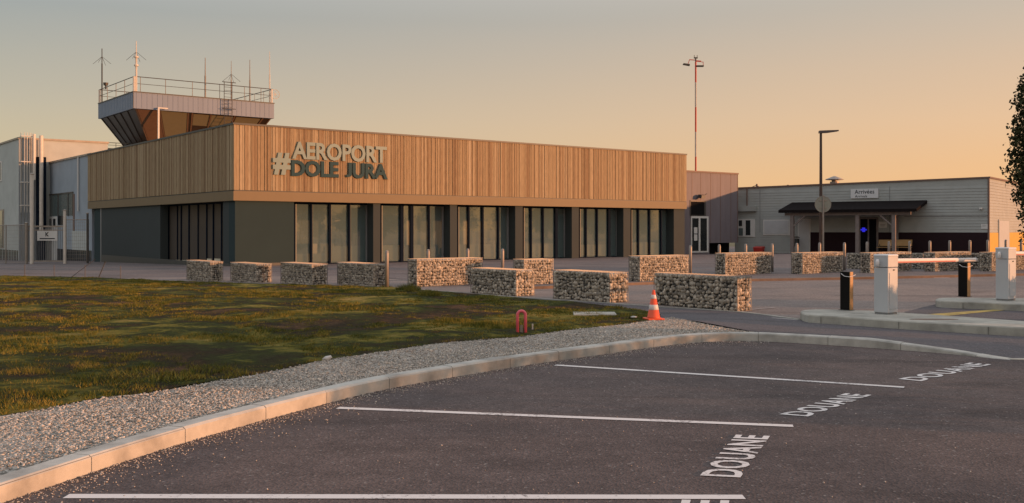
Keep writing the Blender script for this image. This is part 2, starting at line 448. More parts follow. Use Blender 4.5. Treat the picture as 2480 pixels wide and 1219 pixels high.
M['annex_dark'] = material('recess_black', (0.008, 0.008, 0.009), 0.9, spec=0.1, var=0.1)
M['copper_trim'] = material('brown_trim', (0.16, 0.10, 0.08), 0.6, var=0.1)
M['red_white_red'] = material('mast_red', (0.50, 0.06, 0.03), 0.55, var=0.1)
M['mast_white'] = material('mast_white', (0.42, 0.38, 0.34), 0.55, var=0.1)
M['pole_brown'] = material('brown_lamp_pole', (0.060, 0.034, 0.028), 0.45, var=0.1)
M['steel'] = material('brushed_steel', (0.30, 0.26, 0.23), 0.5, metal=0.3, var=0.1, scale=8)
M['sign_back'] = material('bare_sign_back', (0.27, 0.27, 0.23), 0.6, metal=0.2, var=0.08)
M['stone'] = material('gabion_stone', (0.42, 0.365, 0.295), 0.85, var=0.25, scale=9, island=0.5)
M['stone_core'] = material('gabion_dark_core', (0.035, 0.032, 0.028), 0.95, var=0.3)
M['wire'] = material('gabion_wire', (0.22, 0.21, 0.20), 0.5, metal=0.4, var=0.1)
M['cab_grey'] = material('barrier_grey_paint', (0.46, 0.475, 0.485), 0.5, var=0.03, dirt=0.05, dscale=2)
M['cab_cap'] = material('barrier_cap', (0.62, 0.63, 0.64), 0.4, var=0.03)
M['arm_white'] = material('arm_white', (0.72, 0.68, 0.66), 0.35, var=0.03)
M['arm_red'] = material('arm_red_strip', (0.52, 0.16, 0.12), 0.4, var=0.08)
M['black_gloss'] = material('black_pillar', (0.005, 0.004, 0.004), 0.5, spec=0.15, var=0.1)
M['sunlit_edge'] = material('painted_sunlit_side', (0.40, 0.22, 0.09), 0.4, var=0.1)  # sunlight on the pillars' right side put into the colour
M['cone_orange'] = material('cone_orange', (0.72, 0.085, 0.022), 0.5, var=0.08)
M['cone_white'] = material('cone_white_band', (0.66, 0.60, 0.58), 0.5, var=0.08)
M['hoop'] = material('hoop_red', (0.72, 0.115, 0.15), 0.4, var=0.1)
M['red_box'] = material('red_plastic', (0.45, 0.03, 0.02), 0.5, var=0.08)
M['bench_wood'] = material('bench_wood', (0.40, 0.24, 0.09), 0.6, var=0.12)
M['bark'] = material('bark', (0.055, 0.038, 0.026), 0.95, var=0.3, scale=8, bump=0.5, bscale=20)
M['conifer'] = leaf_mat('conifer_foliage', (0.020, 0.026, 0.012), (0.055, 0.058, 0.022), patch=0.8)
M['leaf'] = leaf_mat('broadleaf_foliage', (0.035, 0.045, 0.016), (0.09, 0.10, 0.035), patch=0.8)
M['shade_screen'] = leaf_mat('shade_screen_foliage', (0.02, 0.035, 0.012), (0.05, 0.07, 0.025), patch=1.2)
M['blade'] = leaf_mat('grass_blades', (0.024, 0.038, 0.007), (0.100, 0.105, 0.014), (0.30, 0.215, 0.045), patch=1.6)
M['pebble'] = material('gravel_pebbles', (0.42, 0.375, 0.32), 0.85, var=0.15, scale=8, island=0.55)
M['chip'] = material('loose_chippings', (0.38, 0.34, 0.30), 0.85, var=0.2, scale=8, island=0.5)
M['pale_stone'] = material('pale_stone', (0.50, 0.46, 0.42), 0.85, var=0.15, scale=12, bump=0.4, bscale=30)

def em_mat(name, col, st):
    m = bpy.data.materials.new(name); m.use_nodes = True
    b = m.node_tree.nodes['Principled BSDF']; b.inputs['Base Color'].default_value = (*col, 1)
    b.inputs['Emission Color'].default_value = (*col, 1); b.inputs['Emission Strength'].default_value = st
    nz = m.node_tree.nodes.new('ShaderNodeTexNoise'); nz.inputs['Scale'].default_value = 4
    mr = m.node_tree.nodes.new('ShaderNodeMapRange'); mr.inputs[3].default_value = 0.2; mr.inputs[4].default_value = 0.5
    m.node_tree.links.new(nz.outputs[0], mr.inputs[0]); m.node_tree.links.new(mr.outputs[0], b.inputs['Roughness'])
    return m
M['blue_lit'] = em_mat('blue_neon', (0.02, 0.02, 0.7), 0.8)

# soil under the grass: brown earth, moss and yellow patches
def lawn_mat():
    m = bpy.data.materials.new('lawn_ground'); m.use_nodes = True
    t = m.node_tree; b = t.nodes['Principled BSDF']; L = t.links.new
    co = t.nodes.new('ShaderNodeTexCoord')
    def noise(s, d=6, dist=0.0, r=0.6):
        n = t.nodes.new('ShaderNodeTexNoise'); n.inputs['Scale'].default_value = s; n.inputs['Detail'].default_value = d; n.inputs['Distortion'].default_value = dist
        n.inputs['Roughness'].default_value = r
        L(co.outputs['Object'], n.inputs[0]); return n
    a = noise(0.42, 7, 0.4, 0.7)
    rp = t.nodes.new('ShaderNodeValToRGB'); e = rp.color_ramp.elements
    st = [(0.34, (0.105, 0.058, 0.030)), (0.44, (0.032, 0.022, 0.011)), (0.52, (0.036, 0.045, 0.009)), (0.58, (0.15, 0.130, 0.022)), (0.65, (0.27, 0.19, 0.055))]
    while len(e) < len(st): e.new(0.5)
    for el, (p, c) in zip(e, st): el.position = p; el.color = (*c, 1)
    L(a.outputs[0], rp.inputs[0])
    f = noise(11, 8, 0.2, 0.85)
    mr = t.nodes.new('ShaderNodeMapRange'); mr.inputs[1].default_value = 0.3; mr.inputs[2].default_value = 0.7; mr.inputs[3].default_value = 0.35; mr.inputs[4].default_value = 1.75
    L(f.outputs[0], mr.inputs[0])
    s = t.nodes.new('ShaderNodeVectorMath'); s.operation = 'SCALE'; L(rp.outputs[0], s.inputs[0]); L(mr.outputs[0], s.inputs[3])
    L(s.outputs[0], b.inputs['Base Color']); b.inputs['Roughness'].default_value = 0.95; b.inputs['Specular IOR Level'].default_value = 0.1
    bu = t.nodes.new('ShaderNodeBump'); bu.inputs['Strength'].default_value = 0.9; bu.inputs['Distance'].default_value = 0.05
    L(f.outputs[0], bu.inputs['Height']); L(bu.outputs[0], b.inputs['Normal'])
    return m
M['lawn'] = lawn_mat()

def paint_mat():
    m = bpy.data.materials.new('worn_white_paint'); m.use_nodes = True
    t = m.node_tree; b = t.nodes['Principled BSDF']; L = t.links.new
    co = t.nodes.new('ShaderNodeTexCoord')
    n = t.nodes.new('ShaderNodeTexNoise'); n.inputs['Scale'].default_value = 28; n.inputs['Detail'].default_value = 8; n.inputs['Roughness'].default_value = 0.8; L(co.outputs['Object'], n.inputs[0])
    n2 = t.nodes.new('ShaderNodeTexNoise'); n2.inputs['Scale'].default_value = 1.7; n2.inputs['Detail'].default_value = 4; L(co.outputs['Object'], n2.inputs[0])
    ad = t.nodes.new('ShaderNodeMath'); ad.operation = 'MULTIPLY_ADD'; ad.inputs[1].default_value = 0.5; L(n2.outputs[0], ad.inputs[0]); L(n.outputs[0], ad.inputs[2])
    mr = t.nodes.new('ShaderNodeMapRange'); mr.inputs[1].default_value = 0.80; mr.inputs[2].default_value = 0.90; L(ad.outputs[0], mr.inputs[0])
    mx = t.nodes.new('ShaderNodeMix'); mx.data_type = 'RGBA'; mx.inputs[6].default_value = (0.70, 0.65, 0.62, 1); mx.inputs[7].default_value = (0.20, 0.175, 0.17, 1)
    L(mr.outputs[0], mx.inputs[0]); L(mx.outputs[2], b.inputs['Base Color']); b.inputs['Roughness'].default_value = 0.8; b.inputs['Specular IOR Level'].default_value = 0.3
    return m
M['paint'] = paint_mat()
def gravel_mat():
    m = bpy.data.materials.new('gravel_bed'); m.use_nodes = True
    t = m.node_tree; b = t.nodes['Principled BSDF']; L = t.links.new
    co = t.nodes.new('ShaderNodeTexCoord')
    v = t.nodes.new('ShaderNodeTexVoronoi'); v.inputs['Scale'].default_value = 52; L(co.outputs['Object'], v.inputs[0])
    sc = t.nodes.new('ShaderNodeSeparateColor'); L(v.outputs['Color'], sc.inputs[0])
    rp = t.nodes.new('ShaderNodeValToRGB'); e = rp.color_ramp.elements
    st = [(0.0, (0.10, 0.09, 0.075)), (0.45, (0.28, 0.255, 0.22)), (0.8, (0.44, 0.40, 0.345)), (1.0, (0.62, 0.56, 0.49))]
    while len(e) < len(st): e.new(0.5)
    for el, (p, c) in zip(e, st): el.position = p; el.color = (*c, 1)
    L(sc.outputs[0], rp.inputs[0])
    n = t.nodes.new('ShaderNodeTexNoise'); n.inputs['Scale'].default_value = 1.4; n.inputs['Detail'].default_value = 6; L(co.outputs['Object'], n.inputs[0])
    mr = t.nodes.new('ShaderNodeMapRange'); mr.inputs[1].default_value = 0.3; mr.inputs[2].default_value = 0.7; mr.inputs[3].default_value = 0.8; mr.inputs[4].default_value = 1.2
    L(n.outputs[0], mr.inputs[0])
    s = t.nodes.new('ShaderNodeVectorMath'); s.operation = 'SCALE'; L(rp.outputs[0], s.inputs[0]); L(mr.outputs[0], s.inputs[3])
    L(s.outputs[0], b.inputs['Base Color']); b.inputs['Roughness'].default_value = 0.9; b.inputs['Specular IOR Level'].default_value = 0.2
    bu = t.nodes.new('ShaderNodeBump'); bu.invert = True; bu.inputs['Strength'].default_value = 1.0; bu.inputs['Distance'].default_value = 0.015
    L(v.outputs['Distance'], bu.inputs['Height']); L(bu.outputs[0], b.inputs['Normal'])
    return m
M['gravel'] = gravel_mat()

# ------------------------------------------------------------------ ground
def grid_sheet(name, xs, ys, off, mat):
    V = [(x, y, gz(x, y) + off) for y in ys for x in xs]; nx = len(xs)
    Fc = [(j * nx + i, j * nx + i + 1, (j + 1) * nx + i + 1, (j + 1) * nx + i) for j in range(len(ys) - 1) for i in range(nx - 1)]
    me = bpy.data.meshes.new(name); me.from_pydata(V, [], Fc); me.update()
    return props(link(name, me, mat, smooth=True), kind='structure')
xs = [-1500, -600, -200, -100, -70] + [-60 + 4 * i for i in range(31)] + [70, 100, 200, 600, 1500]
ys = [-800, -200, -60, -20, 0] + [10 + 3 * i for i in range(35)] + [130, 200, 500, 1500]
grid_sheet('ground', xs, ys, -0.07, M['earth'])
grid_sheet('road', [-60 + 3 * i for i in range(51)], [-25, 0, 10] + [20 + 1.0 * i for i in range(20)] + [40 + 0.0 * i for i in range(1)], 0.0, M['asphalt_road'])
grid_sheet('plaza', [-60 + 3 * i for i in range(51)], [40 + 2 * i for i in range(41)], 0.0, M['plaza'])

def resample(pts, n):
    P = [Vector(p) for p in pts]; L_ = [0]
    for a, b in zip(P, P[1:]): L_.append(L_[-1] + (b - a).length)
    outp = []
    for k in range(n):
        s_ = L_[-1] * k / (n - 1)
        i = max(j for j in range(len(L_)) if L_[j] <= s_ + 1e-9); i = min(i, len(P) - 2)
        t = (s_ - L_[i]) / max(1e-9, L_[i + 1] - L_[i]); outp.append(P[i].lerp(P[i + 1], t))
    return outp
def smooth(pts, it=2):
    P = [Vector(p) for p in pts]
    for _ in range(it):
        Q = [P[0]]
        for a, b in zip(P, P[1:]): Q += [a.lerp(b, 0.25), a.lerp(b, 0.75)]
        Q.append(P[-1]); P = Q
    return P

# kerb: foot of its face, from the left of the car park round to its lowered end
foot_px = [(0, 1222), (180, 1160), (355, 1102), (510, 1055), (700, 1003), (900, 950), (1100, 914), (1270, 886), (1480, 857), (1600, 839), (1700, 829), (1800, 826), (1900, 830), (2090, 842), (2290, 857), (2380, 867), (2450, 873)]
foot = [Vector((-4.15, -8, 0)), Vector((-4.15, 0, 0)), Vector((-4.05, 3, 0))] + [Vector(gp(*p)) for p in foot_px]
foot = smooth(foot, 2)
n_k = 260
kf = resample(foot, n_k)
def offset_line(P, d):
    o = []
    for i, p in enumerate(P):
        t = (P[min(i + 1, len(P) - 1)] - P[max(i - 1, 0)]); t.z = 0; t.normalize()
        o.append(p + Vector((-t.y, t.x, 0)) * d)
    return o
end = kf[-1]
def kerb_h(i):
    # full height, then running down over the last metre and a half
    d = (kf[i] - end).length
    return 0.006 + 0.122 * min(1, d / 1.9)
kb = offset_line(kf, 0.165)       # back of the kerb
ct = offset_line(kf, 0.022)       # front arris
# cut into one metre blocks with dark joints
tot = [0]
for a, b in zip(kf, kf[1:]): tot.append(tot[-1] + (b - a).length)
mb = MB(); seg = 1.0
i = 0; k_ = 0
while i < n_k - 1:
    j = i
    while j < n_k - 1 and tot[j] < (k_ + 1) * seg: j += 1
    k_ += 1
    if j <= i: continue
    idx = list(range(i, j + 1)); m0 = len(mb.v); dz = rnd.uniform(-0.004, 0.004)
    for q in idx:
        t_ = 0.004 if q == idx[0] else (-0.004 if q == idx[-1] else 0)
        dirv = (kf[min(q + 1, n_k - 1)] - kf[max(q - 1, 0)]).normalized() * t_
        h = kerb_h(q) + dz
        for P, z in ((kf, -0.05), (kf, h - 0.018), (ct, h), (kb, h), (kb, -0.05)):
            p = P[q] + dirv; mb.v.append((p.x, p.y, p.z + z))
    for q in range(len(idx) - 1):
        for s_ in range(4):
            a = m0 + q * 5 + s_; mb.f.append((a, a + 5, a + 6, a + 1))
    mb.f.append(tuple(m0 + s_ for s_ in range(5))); e_ = m0 + (len(idx) - 1) * 5
    mb.f.append(tuple(e_ + s_ for s_ in reversed(range(5))))
    i = j
props(mb.build('kerb', M['concrete']), kind='structure')
# dark joint filler just inside the blocks
mj = MB(); fi = offset_line(kf, 0.006); bi = offset_line(kf, 0.155)
for q in range(n_k - 1):
    h0, h1 = kerb_h(q) - 0.012, kerb_h(q + 1) - 0.012
    a, b, c, d = fi[q], fi[q + 1], bi[q + 1], bi[q]
    mj.hexa([(p.x, p.y, -0.06) for p in (a, b, c, d)], [(a.x, a.y, h0), (b.x, b.y, h1), (c.x, c.y, h1), (d.x, d.y, h0)])
props(mj.build('kerb_joints', M['joint']), kind='structure')

# parking lot sheet in front of the kerb
pl = [(p.x, p.y, 0.004) for p in kf[::2]] + [(kf[-1].x, kf[-1].y, 0.004), (45, 13.4, 0.004), (45, -20, 0.004), (-4.15, -20, 0.004)]
props(MB().quad(*pl).build('parking_lot', M['asphalt_park']), kind='structure')
# pale edging strip continuing right from the kerb end
e0 = kf[-1]
props(MB().hexa([(e0.x, e0.y, -.02), (45, 13.4, -.02), (45, 13.52, -.02), (e0.x, e0.y + .12, -.02)], [(e0.x, e0.y, .012), (45, 13.4, .012), (45, 13.52, .012), (e0.x, e0.y + .12, .012)]).build('flush_kerb', M['concrete_dirty']), kind='structure')

# lawn and gravel, ruled between measured edges
LZ = 0.10
near_px = [(0, 1010), (130, 985), (250, 962), (330, 957), (450, 935), (640, 903), (780, 872), (900, 855), (1050, 832), (1260, 815), (1400, 796), (1500, 786), (1560, 778), (1585, 772)]
near = [Vector((-34, -6, LZ)), Vector((-14, 3.5, LZ)), Vector((-8, 6.6, LZ))] + [Vector(gp(p[0], p[1], LZ)) for p in near_px]
far_px = [(0, 668), (150, 670), (300, 675), (450, 682), (700, 689), (940, 695), (1040, 704), (1140, 712), (1290, 724), (1450, 738), (1560, 752), (1600, 764)]
far = [Vector((-70, 44, 0)), Vector((-42, 43.5, 0))] + [Vector(gp(p[0], p[1], 0.03)) for p in far_px]
def ruled(name, A, B, n, m, mat, zoffA, zoffB, bump=0.0, jag=0.0, kind='structure', mask=None):
    A = resample(A, n); B = resample(B, n); V = []; 
    rr_ = random.Random(3)
    for i in range(n):
        for j in range(m):
            s_ = j / (m - 1); p = A[i].lerp(B[i], s_)
            z = gz(p.x, p.y) + zoffA + (zoffB - zoffA) * s_
            if bump and 0 < j < m - 1:
                z += bump * (math.sin(p.x * 1.3 + 0.7 * math.sin(p.y)) * math.cos(p.y * 1.1 + p.x * 0.4) * 0.5 + rr_.uniform(-.5, .5) * 0.5)
            x, y = p.x, p.y
            if jag and j == 0: x += rr_.uniform(-jag, jag); y += rr_.uniform(-jag, jag)
            V.append((x, y, z))
    Fc = [(i * m + j, (i + 1) * m + j, (i + 1) * m + j + 1, i * m + j + 1) for i in range(n - 1) for j in range(m - 1)]
    me = bpy.data.meshes.new(name); me.from_pydata(V, [], Fc); me.update()
    return props(link(name, me, mat, smooth=True), kind=kind), np.array([tuple(p) for p in A]), np.array([tuple(p) for p in B])
lawn, LA, LB = ruled('lawn_soil', near, far, 240, 60, M['lawn'], LZ, 0.03, bump=0.045, jag=0.05)
gback = [p for p in kb if True]
# gravel: kerb back to the lawn's near edge and on to the path
gi = [q for q in range(n_k) if kb[q].y > -7.5 and not (kb[q].x > gp(1810, 808)[0])]
gback = [Vector((kb[q].x, kb[q].y, 0)) for q in gi]
gfar = [Vector((p.x, p.y, 0)) for p in near] + [Vector((*gp(px_, py_, .1)[:2], 0)) for px_, py_ in ((1625, 768), (1700, 783), (1800, 802))]
gravel, GA, GB = ruled('gravel_strip', gback, gfar, 260, 14, M['gravel'], 0.112, 0.094, bump=0.012)

# dark asphalt path behind the kerb
pi_ = [q for q in range(n_k) if kb[q].x >= gp(1800, 808)[0]]
lowl = [Vector((*gp(px_, py_, .02 if px_ < 1600 else .09)[:2], 0.0)) for px_, py_ in ((1140, 713.5), (1290, 726), (1450, 741), (1560, 754), (1610, 766), (1700, 784), (1800, 803))] + [kb[q].copy() for q in pi_] + [Vector((45, 13.6, 0))]
upl = [Vector((*gp(px_, py_)[:2], 0.0)) for px_, py_ in ((1140, 713), (1290, 724), (1450, 734), (1590, 745), (1700, 751), (1800, 758), (1935, 776), (2040, 786), (2150, 796), (2300, 806), (2480, 817))] + [Vector((45, 14.6, 0))]
def path_sheet():
    xg0, xg1 = gp(1560, 754)[0], gp(1700, 784, .1)[0]
    n = 160; A = resample(lowl, n); B = resample(upl, n); V = []; m = 8
    for i in range(n):
        for j in range(m):
            s_ = j / (m - 1); p = A[i].lerp(B[i], s_)
            de = (A[i] - end).length if A[i].x < end.x else 0
            lift = 0.108 * min(1, de / 1.9) * (1 - min(1, s_ * 1.3)) * sstep(xg0, xg1, A[i].x) if A[i].x < end.x else 0
            V.append((p.x, p.y, gz(p.x, p.y) + 0.008 + lift))
    Fc = [(i * m + j, (i + 1) * m + j, (i + 1) * m + j + 1, i * m + j + 1) for i in range(n - 1) for j in range(m - 1)]
    me = bpy.data.meshes.new('path'); me.from_pydata(V, [], Fc); me.update()
    props(link('path', me, M['asphalt_path'], smooth=True), kind='structure')
path_sheet()
def strip(name, pts, w, off, mat, h=0.0):
    """a strip of given width following ground points"""
    P = resample(pts, max(2, len(pts) * 6)); Q = offset_line(P, w); s = MB()
    for a, b, c, d in zip(P, P[1:], Q[1:], Q):
        z = lambda p: gz(p.x, p.y) + off
        if h: s.hexa([(p.x, p.y, z(p) - .03) for p in (a, b, c, d)], [(p.x, p.y, z(p) + h) for p in (a, b, c, d)])
        else: s.quad(*[(p.x, p.y, z(p)) for p in (a, b, c, d)])
    return s.build(name, mat)
props(strip('edging', [Vector((*gp(*p)[:2], 0)) for p in ((960, 698), (1140, 713), (1290, 724), (1450, 734), (1590, 745), (1700, 751), (1800, 758), (1935, 776))], 0.07, 0, M['concrete_dirty'], h=0.02), kind='structure')
props(strip('pavement_kerb', [Vector((*gp(*p)[:2], 0)) for p in ((1230, 703), (1345, 699), (1560, 690), (1800, 682), (2100, 677), (2480, 668), (2900, 655))], 0.34, 0, M['brown_kerb'], h=0.08), kind='structure')
strip_p = [Vector((*gp(*p)[:2], 0)) for p in ((1230, 702), (1345, 698), (1560, 689), (1800, 681), (2100, 676), (2480, 667), (2900, 654))]
pv, _, _ = ruled('pavement', offset_line(resample(strip_p, 40), 0.33), [Vector((-6, 40.0, 0))] + [Vector((x, 40.0, 0)) for x in (0, 8, 16, 24, 34)], 60, 6, M['plaza'], 0.012, 0.004)

# ------------------------------------------------------------------ painted lines
def line_px(p, q, w, name='bay_line', mat='paint', off=0.009, label=None, wob=0):
    A, B = Vector(gp(*p)), Vector(gp(*q)); t = (B - A).normalized(); n = Vector((-t.y, t.x, 0)) * w / 2
    s = MB(); K = max(1, int((B - A).length / 0.5))
    for i in range(K):
        a = A.lerp(B, i / K); b = A.lerp(B, (i + 1) / K)
        za, zb = gz(a.x, a.y) + off, gz(b.x, b.y) + off
        s.quad((a.x - n.x, a.y - n.y, za), (b.x - n.x, b.y - n.y, zb), (b.x + n.x, b.y + n.y, zb), (a.x + n.x, a.y + n.y, za))
    return props(s.build(name, M[mat]), kind='structure')
line_px((160, 1205), (1802, 1207), 0.10, 'parking_line')
line_px((818, 990), (1921, 1034), 0.10, 'parking_line')
line_px((1345, 886), (2190, 940), 0.10, 'parking_line')
for a_, b_ in (((1400, 644), (1530, 646)), ((1380, 655), (1520, 657)), ((1685, 641), (1735, 641)), ((1685, 652), (1735, 652)), ((1875, 641), (1912, 641)), ((1875, 652), (1912, 652)), ((960, 662), (990, 662)), ((960, 673), (990, 673))):
    line_px(a_, b_, 0.12, 'bay_line', 'paint_old')
line_px((1806, 752), (1875, 746), 0.10, 'road_line', 'paint_old')
line_px((1870, 771), (1935, 776), 0.10, 'road_line', 'paint_old')
line_px((2068, 748), (2114, 749), 0.10, 'road_line', 'paint_old')
line_px((2262, 674), (2300, 674), 0.14, 'road_line', 'paint')
dk_ = [gp(*q) for q in ((2190, 757), (2235, 745), (2268, 737), (2380, 744), (2480, 752))] + [(30, 20.2, 0), (30, 16.4, 0)] + [gp(*q) for q in ((2480, 792), (2330, 775))]
props(MB().quad(*[(p[0], p[1], .005) for p in dk_]).build('lane', M['asphalt_path']), kind='structure')
yb = [gp(2200, 766), gp(2320, 757), (gp(2440, 749)), gp(2442, 752), gp(2345, 761), gp(2290, 767)]
props(MB().quad(*[(p[0], p[1], .010) for p in yb]).build('yellow_marking', M['yellow_paint']), kind='structure')

FONT = None
def text_mesh(txt, extrude=0.0, offset=0.0, spacing=1.0, res=3):
    """text as a mesh normalised to the box 0..1 x 0..1; z is the thickness"""
    c = bpy.data.curves.new('lettering', 'FONT'); c.body = txt; c.offset = offset; c.extrude = extrude; c.space_character = spacing
    c.resolution_u = res; c.size = 1.0
    o = bpy.data.objects.new('lettering', c); COL.objects.link(o)
    bpy.context.view_layer.update()
    me = bpy.data.meshes.new_from_object(o.evaluated_get(bpy.context.evaluated_depsgraph_get()))
    bpy.data.objects.remove(o); bpy.data.curves.remove(c)
    if 'J' in txt:       # the letter J stands on the line like its neighbours
        bm = bmesh.new(); bm.from_mesh(me); bm.verts.ensure_lookup_table(); seen = set(); top = max(q.co.y for q in bm.verts)
        for v0 in bm.verts:
            if v0.index in seen: continue
            st, isl = [v0], []
            seen.add(v0.index)
            while st:
                q = st.pop(); isl.append(q)
                for e_ in q.link_edges:
                    w_ = e_.other_vert(q)
                    if w_.index not in seen: seen.add(w_.index); st.append(w_)
            lo_y = min(q.co.y for q in isl)
            if lo_y < -0.08:
                hi_y = max(q.co.y for q in isl)
                for q in isl: q.co.y = (q.co.y - lo_y) / (hi_y - lo_y) * hi_y
        bm.to_mesh(me); bm.free()
    v = np.array([tuple(q.co) for q in me.vertices]); mn, mxx = v.min(0), v.max(0)
    v[:, 0] = (v[:, 0] - mn[0]) / (mxx[0] - mn[0]); v[:, 1] = (v[:, 1] - mn[1]) / (mxx[1] - mn[1])
    if extrude: v[:, 2] = (v[:, 2] - mn[2]) / (mxx[2] - mn[2])
    return me, v
def ground_text(bs, be, cs, name='ground_lettering'):
    """DOUANE painted on the asphalt: baseline start, baseline end, cap start (world x, y)"""
    me, v = text_mesh('DOUANE', 0, 0.024, 1.08)
    o, e1, e2 = Vector(bs), Vector(be) - Vector(bs), Vector(cs) - Vector(bs)
    for i, q in enumerate(me.vertices):
        p = o + e1 * float(v[i, 0]) + e2 * float(v[i, 1]); q.co = (p.x, p.y, 0.010)
    return props(link(name, me, M['paint']), kind='structure')
g2 = lambda px_, py_: gp(px_, py_)[:2]
ground_text(g2(1794.5, 1160), g2(1866, 1059), g2(1694, 1155))
ground_text(g2(1958, 1011.5), g2(2112, 959), g2(1887, 1006))
ground_text(g2(2232, 925.5), g2(2402, 884.6), g2(2175, 920))
e4 = Vector(g2(1768, 1216)); ground_text(e4 - Vector((.36, 1.38)), e4, e4 - Vector((.36, 1.38)) + Vector((-.30, .02)))

# ------------------------------------------------------------------ stones, gravel, chippings, grass
ICO = None
def ico():
    global ICO
    if ICO is None:
        bm = bmesh.new(); bmesh.ops.create_icosphere(bm, subdivisions=1, radius=1.0)
        ICO = (np.array([tuple(v.co) for v in bm.verts]), np.array([[l.vert.index for l in f.loops] for f in bm.faces])); bm.free()
    return ICO
OCT = (np.array([(1, 0, 0), (-1, 0, 0), (0, 1, 0), (0, -1, 0), (0, 0, 1), (0, 0, -1)], float), np.array([(0, 2, 4), (2, 1, 4), (1, 3, 4), (3, 0, 4), (2, 0, 5), (1, 2, 5), (3, 1, 5), (0, 3, 5)]))
def rot_mats(n):
    q = rng.normal(size=(n, 4)); q /= np.linalg.norm(q, axis=1)[:, None]; w, x, y, z = q.T
    return np.stack([np.stack([1 - 2 * (y * y + z * z), 2 * (x * y - z * w), 2 * (x * z + y * w)], -1), np.stack([2 * (x * y + z * w), 1 - 2 * (x * x + z * z), 2 * (y * z - x * w)], -1), np.stack([2 * (x * z - y * w), 2 * (y * z + x * w), 1 - 2 * (x * x + y * y)], -1)], 1)
def scatter_mesh(name, C, size, tmpl, jit=0.2, flat=1.0):
    tv, tf = tmpl; n = len(C); Rm = rot_mats(n)
    sc_ = size[:, None] * rng.uniform(0.55, 1.15, (n, 3))
    V = tv[None] * sc_[:, None, :] * (1 + rng.uniform(-jit, jit, (n, len(tv), 1)))
    V = np.einsum('nij,nkj->nki', Rm, V); V[:, :, 2] *= flat; V += C[:, None, :]
    Fc = tf[None] + (np.arange(n) * len(tv))[:, None, None]
    return npmesh(name, V.reshape(-1, 3), Fc.reshape(-1, 3))
def ruled_samples(A, B, n, za, zb, bias=1.0, edge=0.0):
    """points on a ruled sheet, denser near the camera"""
    seg_ = np.arange(len(A) - 1)
    mid = (A[:-1] + A[1:] + B[:-1] + B[1:]) / 4
    ln = np.linalg.norm(A[1:] - A[:-1], axis=1) + np.linalg.norm(B[1:] - B[:-1], axis=1); wd = np.linalg.norm(A[:-1] - B[:-1], axis=1)
    d = np.maximum(4, np.linalg.norm(mid[:, :2], axis=1))
    front = (mid[:, 1] > 2) & (np.abs(mid[:, 0]) < 0.62 * np.maximum(mid[:, 1], 1) + 3)
    w = ln * wd / d ** bias * np.where(front, 1, 0.05); w /= w.sum()
    i = rng.choice(seg_, n, p=w); u = rng.random(n)[:, None]; s_ = rng.random(n)[:, None]
    if edge: s_ = s_ ** edge
    P = (A[i] * (1 - u) + A[i + 1] * u) * (1 - s_) + (B[i] * (1 - u) + B[i + 1] * u) * s_
    P[:, 2] = [gz(x, y) for x, y in P[:, :2]] + (za + (zb - za) * s_[:, 0])
    return P
P = ruled_samples(GA, GB, 52000, 0.116, 0.10, 1.6)
sz = rng.uniform(0.006, 0.015, len(P)) * np.where(rng.random(len(P)) < 0.04, 1.8, 1)
props(link('gravel', scatter_mesh('gravel', P, sz, OCT, 0.25, 0.75), M['pebble']), label='loose grey and beige pebbles of the gravel strip behind the kerb', cat='gravel', kind='stuff')
# grit washed along the foot of the kerb and over the car park
n_ = 6500
q = rng.integers(60, n_k - 30, n_); KF = np.array([tuple(p) for p in kf]); OFF = np.array([tuple(p) for p in offset_line(kf, -1.0)]) - KF
dist = rng.exponential(0.13, n_) + 0.01
C = KF[q] + OFF[q] * dist[:, None] + rng.uniform(-.05, .05, (n_, 3)) * [1, 1, 0]; C[:, 2] = 0.008
n2 = 600; C2 = np.stack([rng.uniform(-4, 9, n2), rng.uniform(4.5, 14, n2), np.full(n2, 0.008)], 1)
KFx = KF[:, 0]; keep = []
for c in C2:
    d = np.linalg.norm(KF[:, :2] - c[:2], axis=1); k = int(d.argmin()); keep.append(np.dot(c[:2] - KF[k, :2], OFF[k, :2]) > 0.15)
C = np.concatenate([C, C2[np.array(keep)]])
props(link('loose_grit', scatter_mesh('loose_grit', C, rng.uniform(0.0035, 0.010, len(C)), OCT, 0.25, 0.8), M['chip']), label='pale stone chippings scattered over the dark parking asphalt beside the kerb', cat='grit', kind='stuff')

def blades(P, h, w, lean):
    n = len(P); az = rng.uniform(0, 2 * np.pi, n); la = rng.uniform(0, 2 * np.pi, n)
    side = np.stack([np.cos(az), np.sin(az), np.zeros(n)], 1) * (w * 0.5)[:, None]
    tip = P + np.stack([np.cos(la) * lean * h, np.sin(la) * lean * h, h], 1)
    V = np.stack([P - side, P + side, tip], 1).reshape(-1, 3)
    return V, np.arange(n * 3).reshape(-1, 3)
def vnoise(x, y, s, seed=0):
    r = np.random.default_rng(seed).random((64, 64)); fx, fy = x * s, y * s
    ix, iy = np.floor(fx).astype(int), np.floor(fy).astype(int); tx_, ty_ = fx - ix, fy - iy
    tx_ = tx_ * tx_ * (3 - 2 * tx_); ty_ = ty_ * ty_ * (3 - 2 * ty_); g = lambda a, b: r[a % 64, b % 64]
    return (g(ix, iy) * (1 - tx_) + g(ix + 1, iy) * tx_) * (1 - ty_) + (g(ix, iy + 1) * (1 - tx_) + g(ix + 1, iy + 1) * tx_) * ty_
P = ruled_samples(LA, LB, 600000, LZ, 0.03, 1.3)
den = vnoise(P[:, 0], P[:, 1], 0.9, 1) * 0.34 + vnoise(P[:, 0], P[:, 1], 3.1, 2) * 0.33 + vnoise(P[:, 0], P[:, 1], 8.3, 5) * 0.33
keepm = den + rng.uniform(-.14, .14, len(P)) > 0.43
P, den = P[keepm], den[keepm]
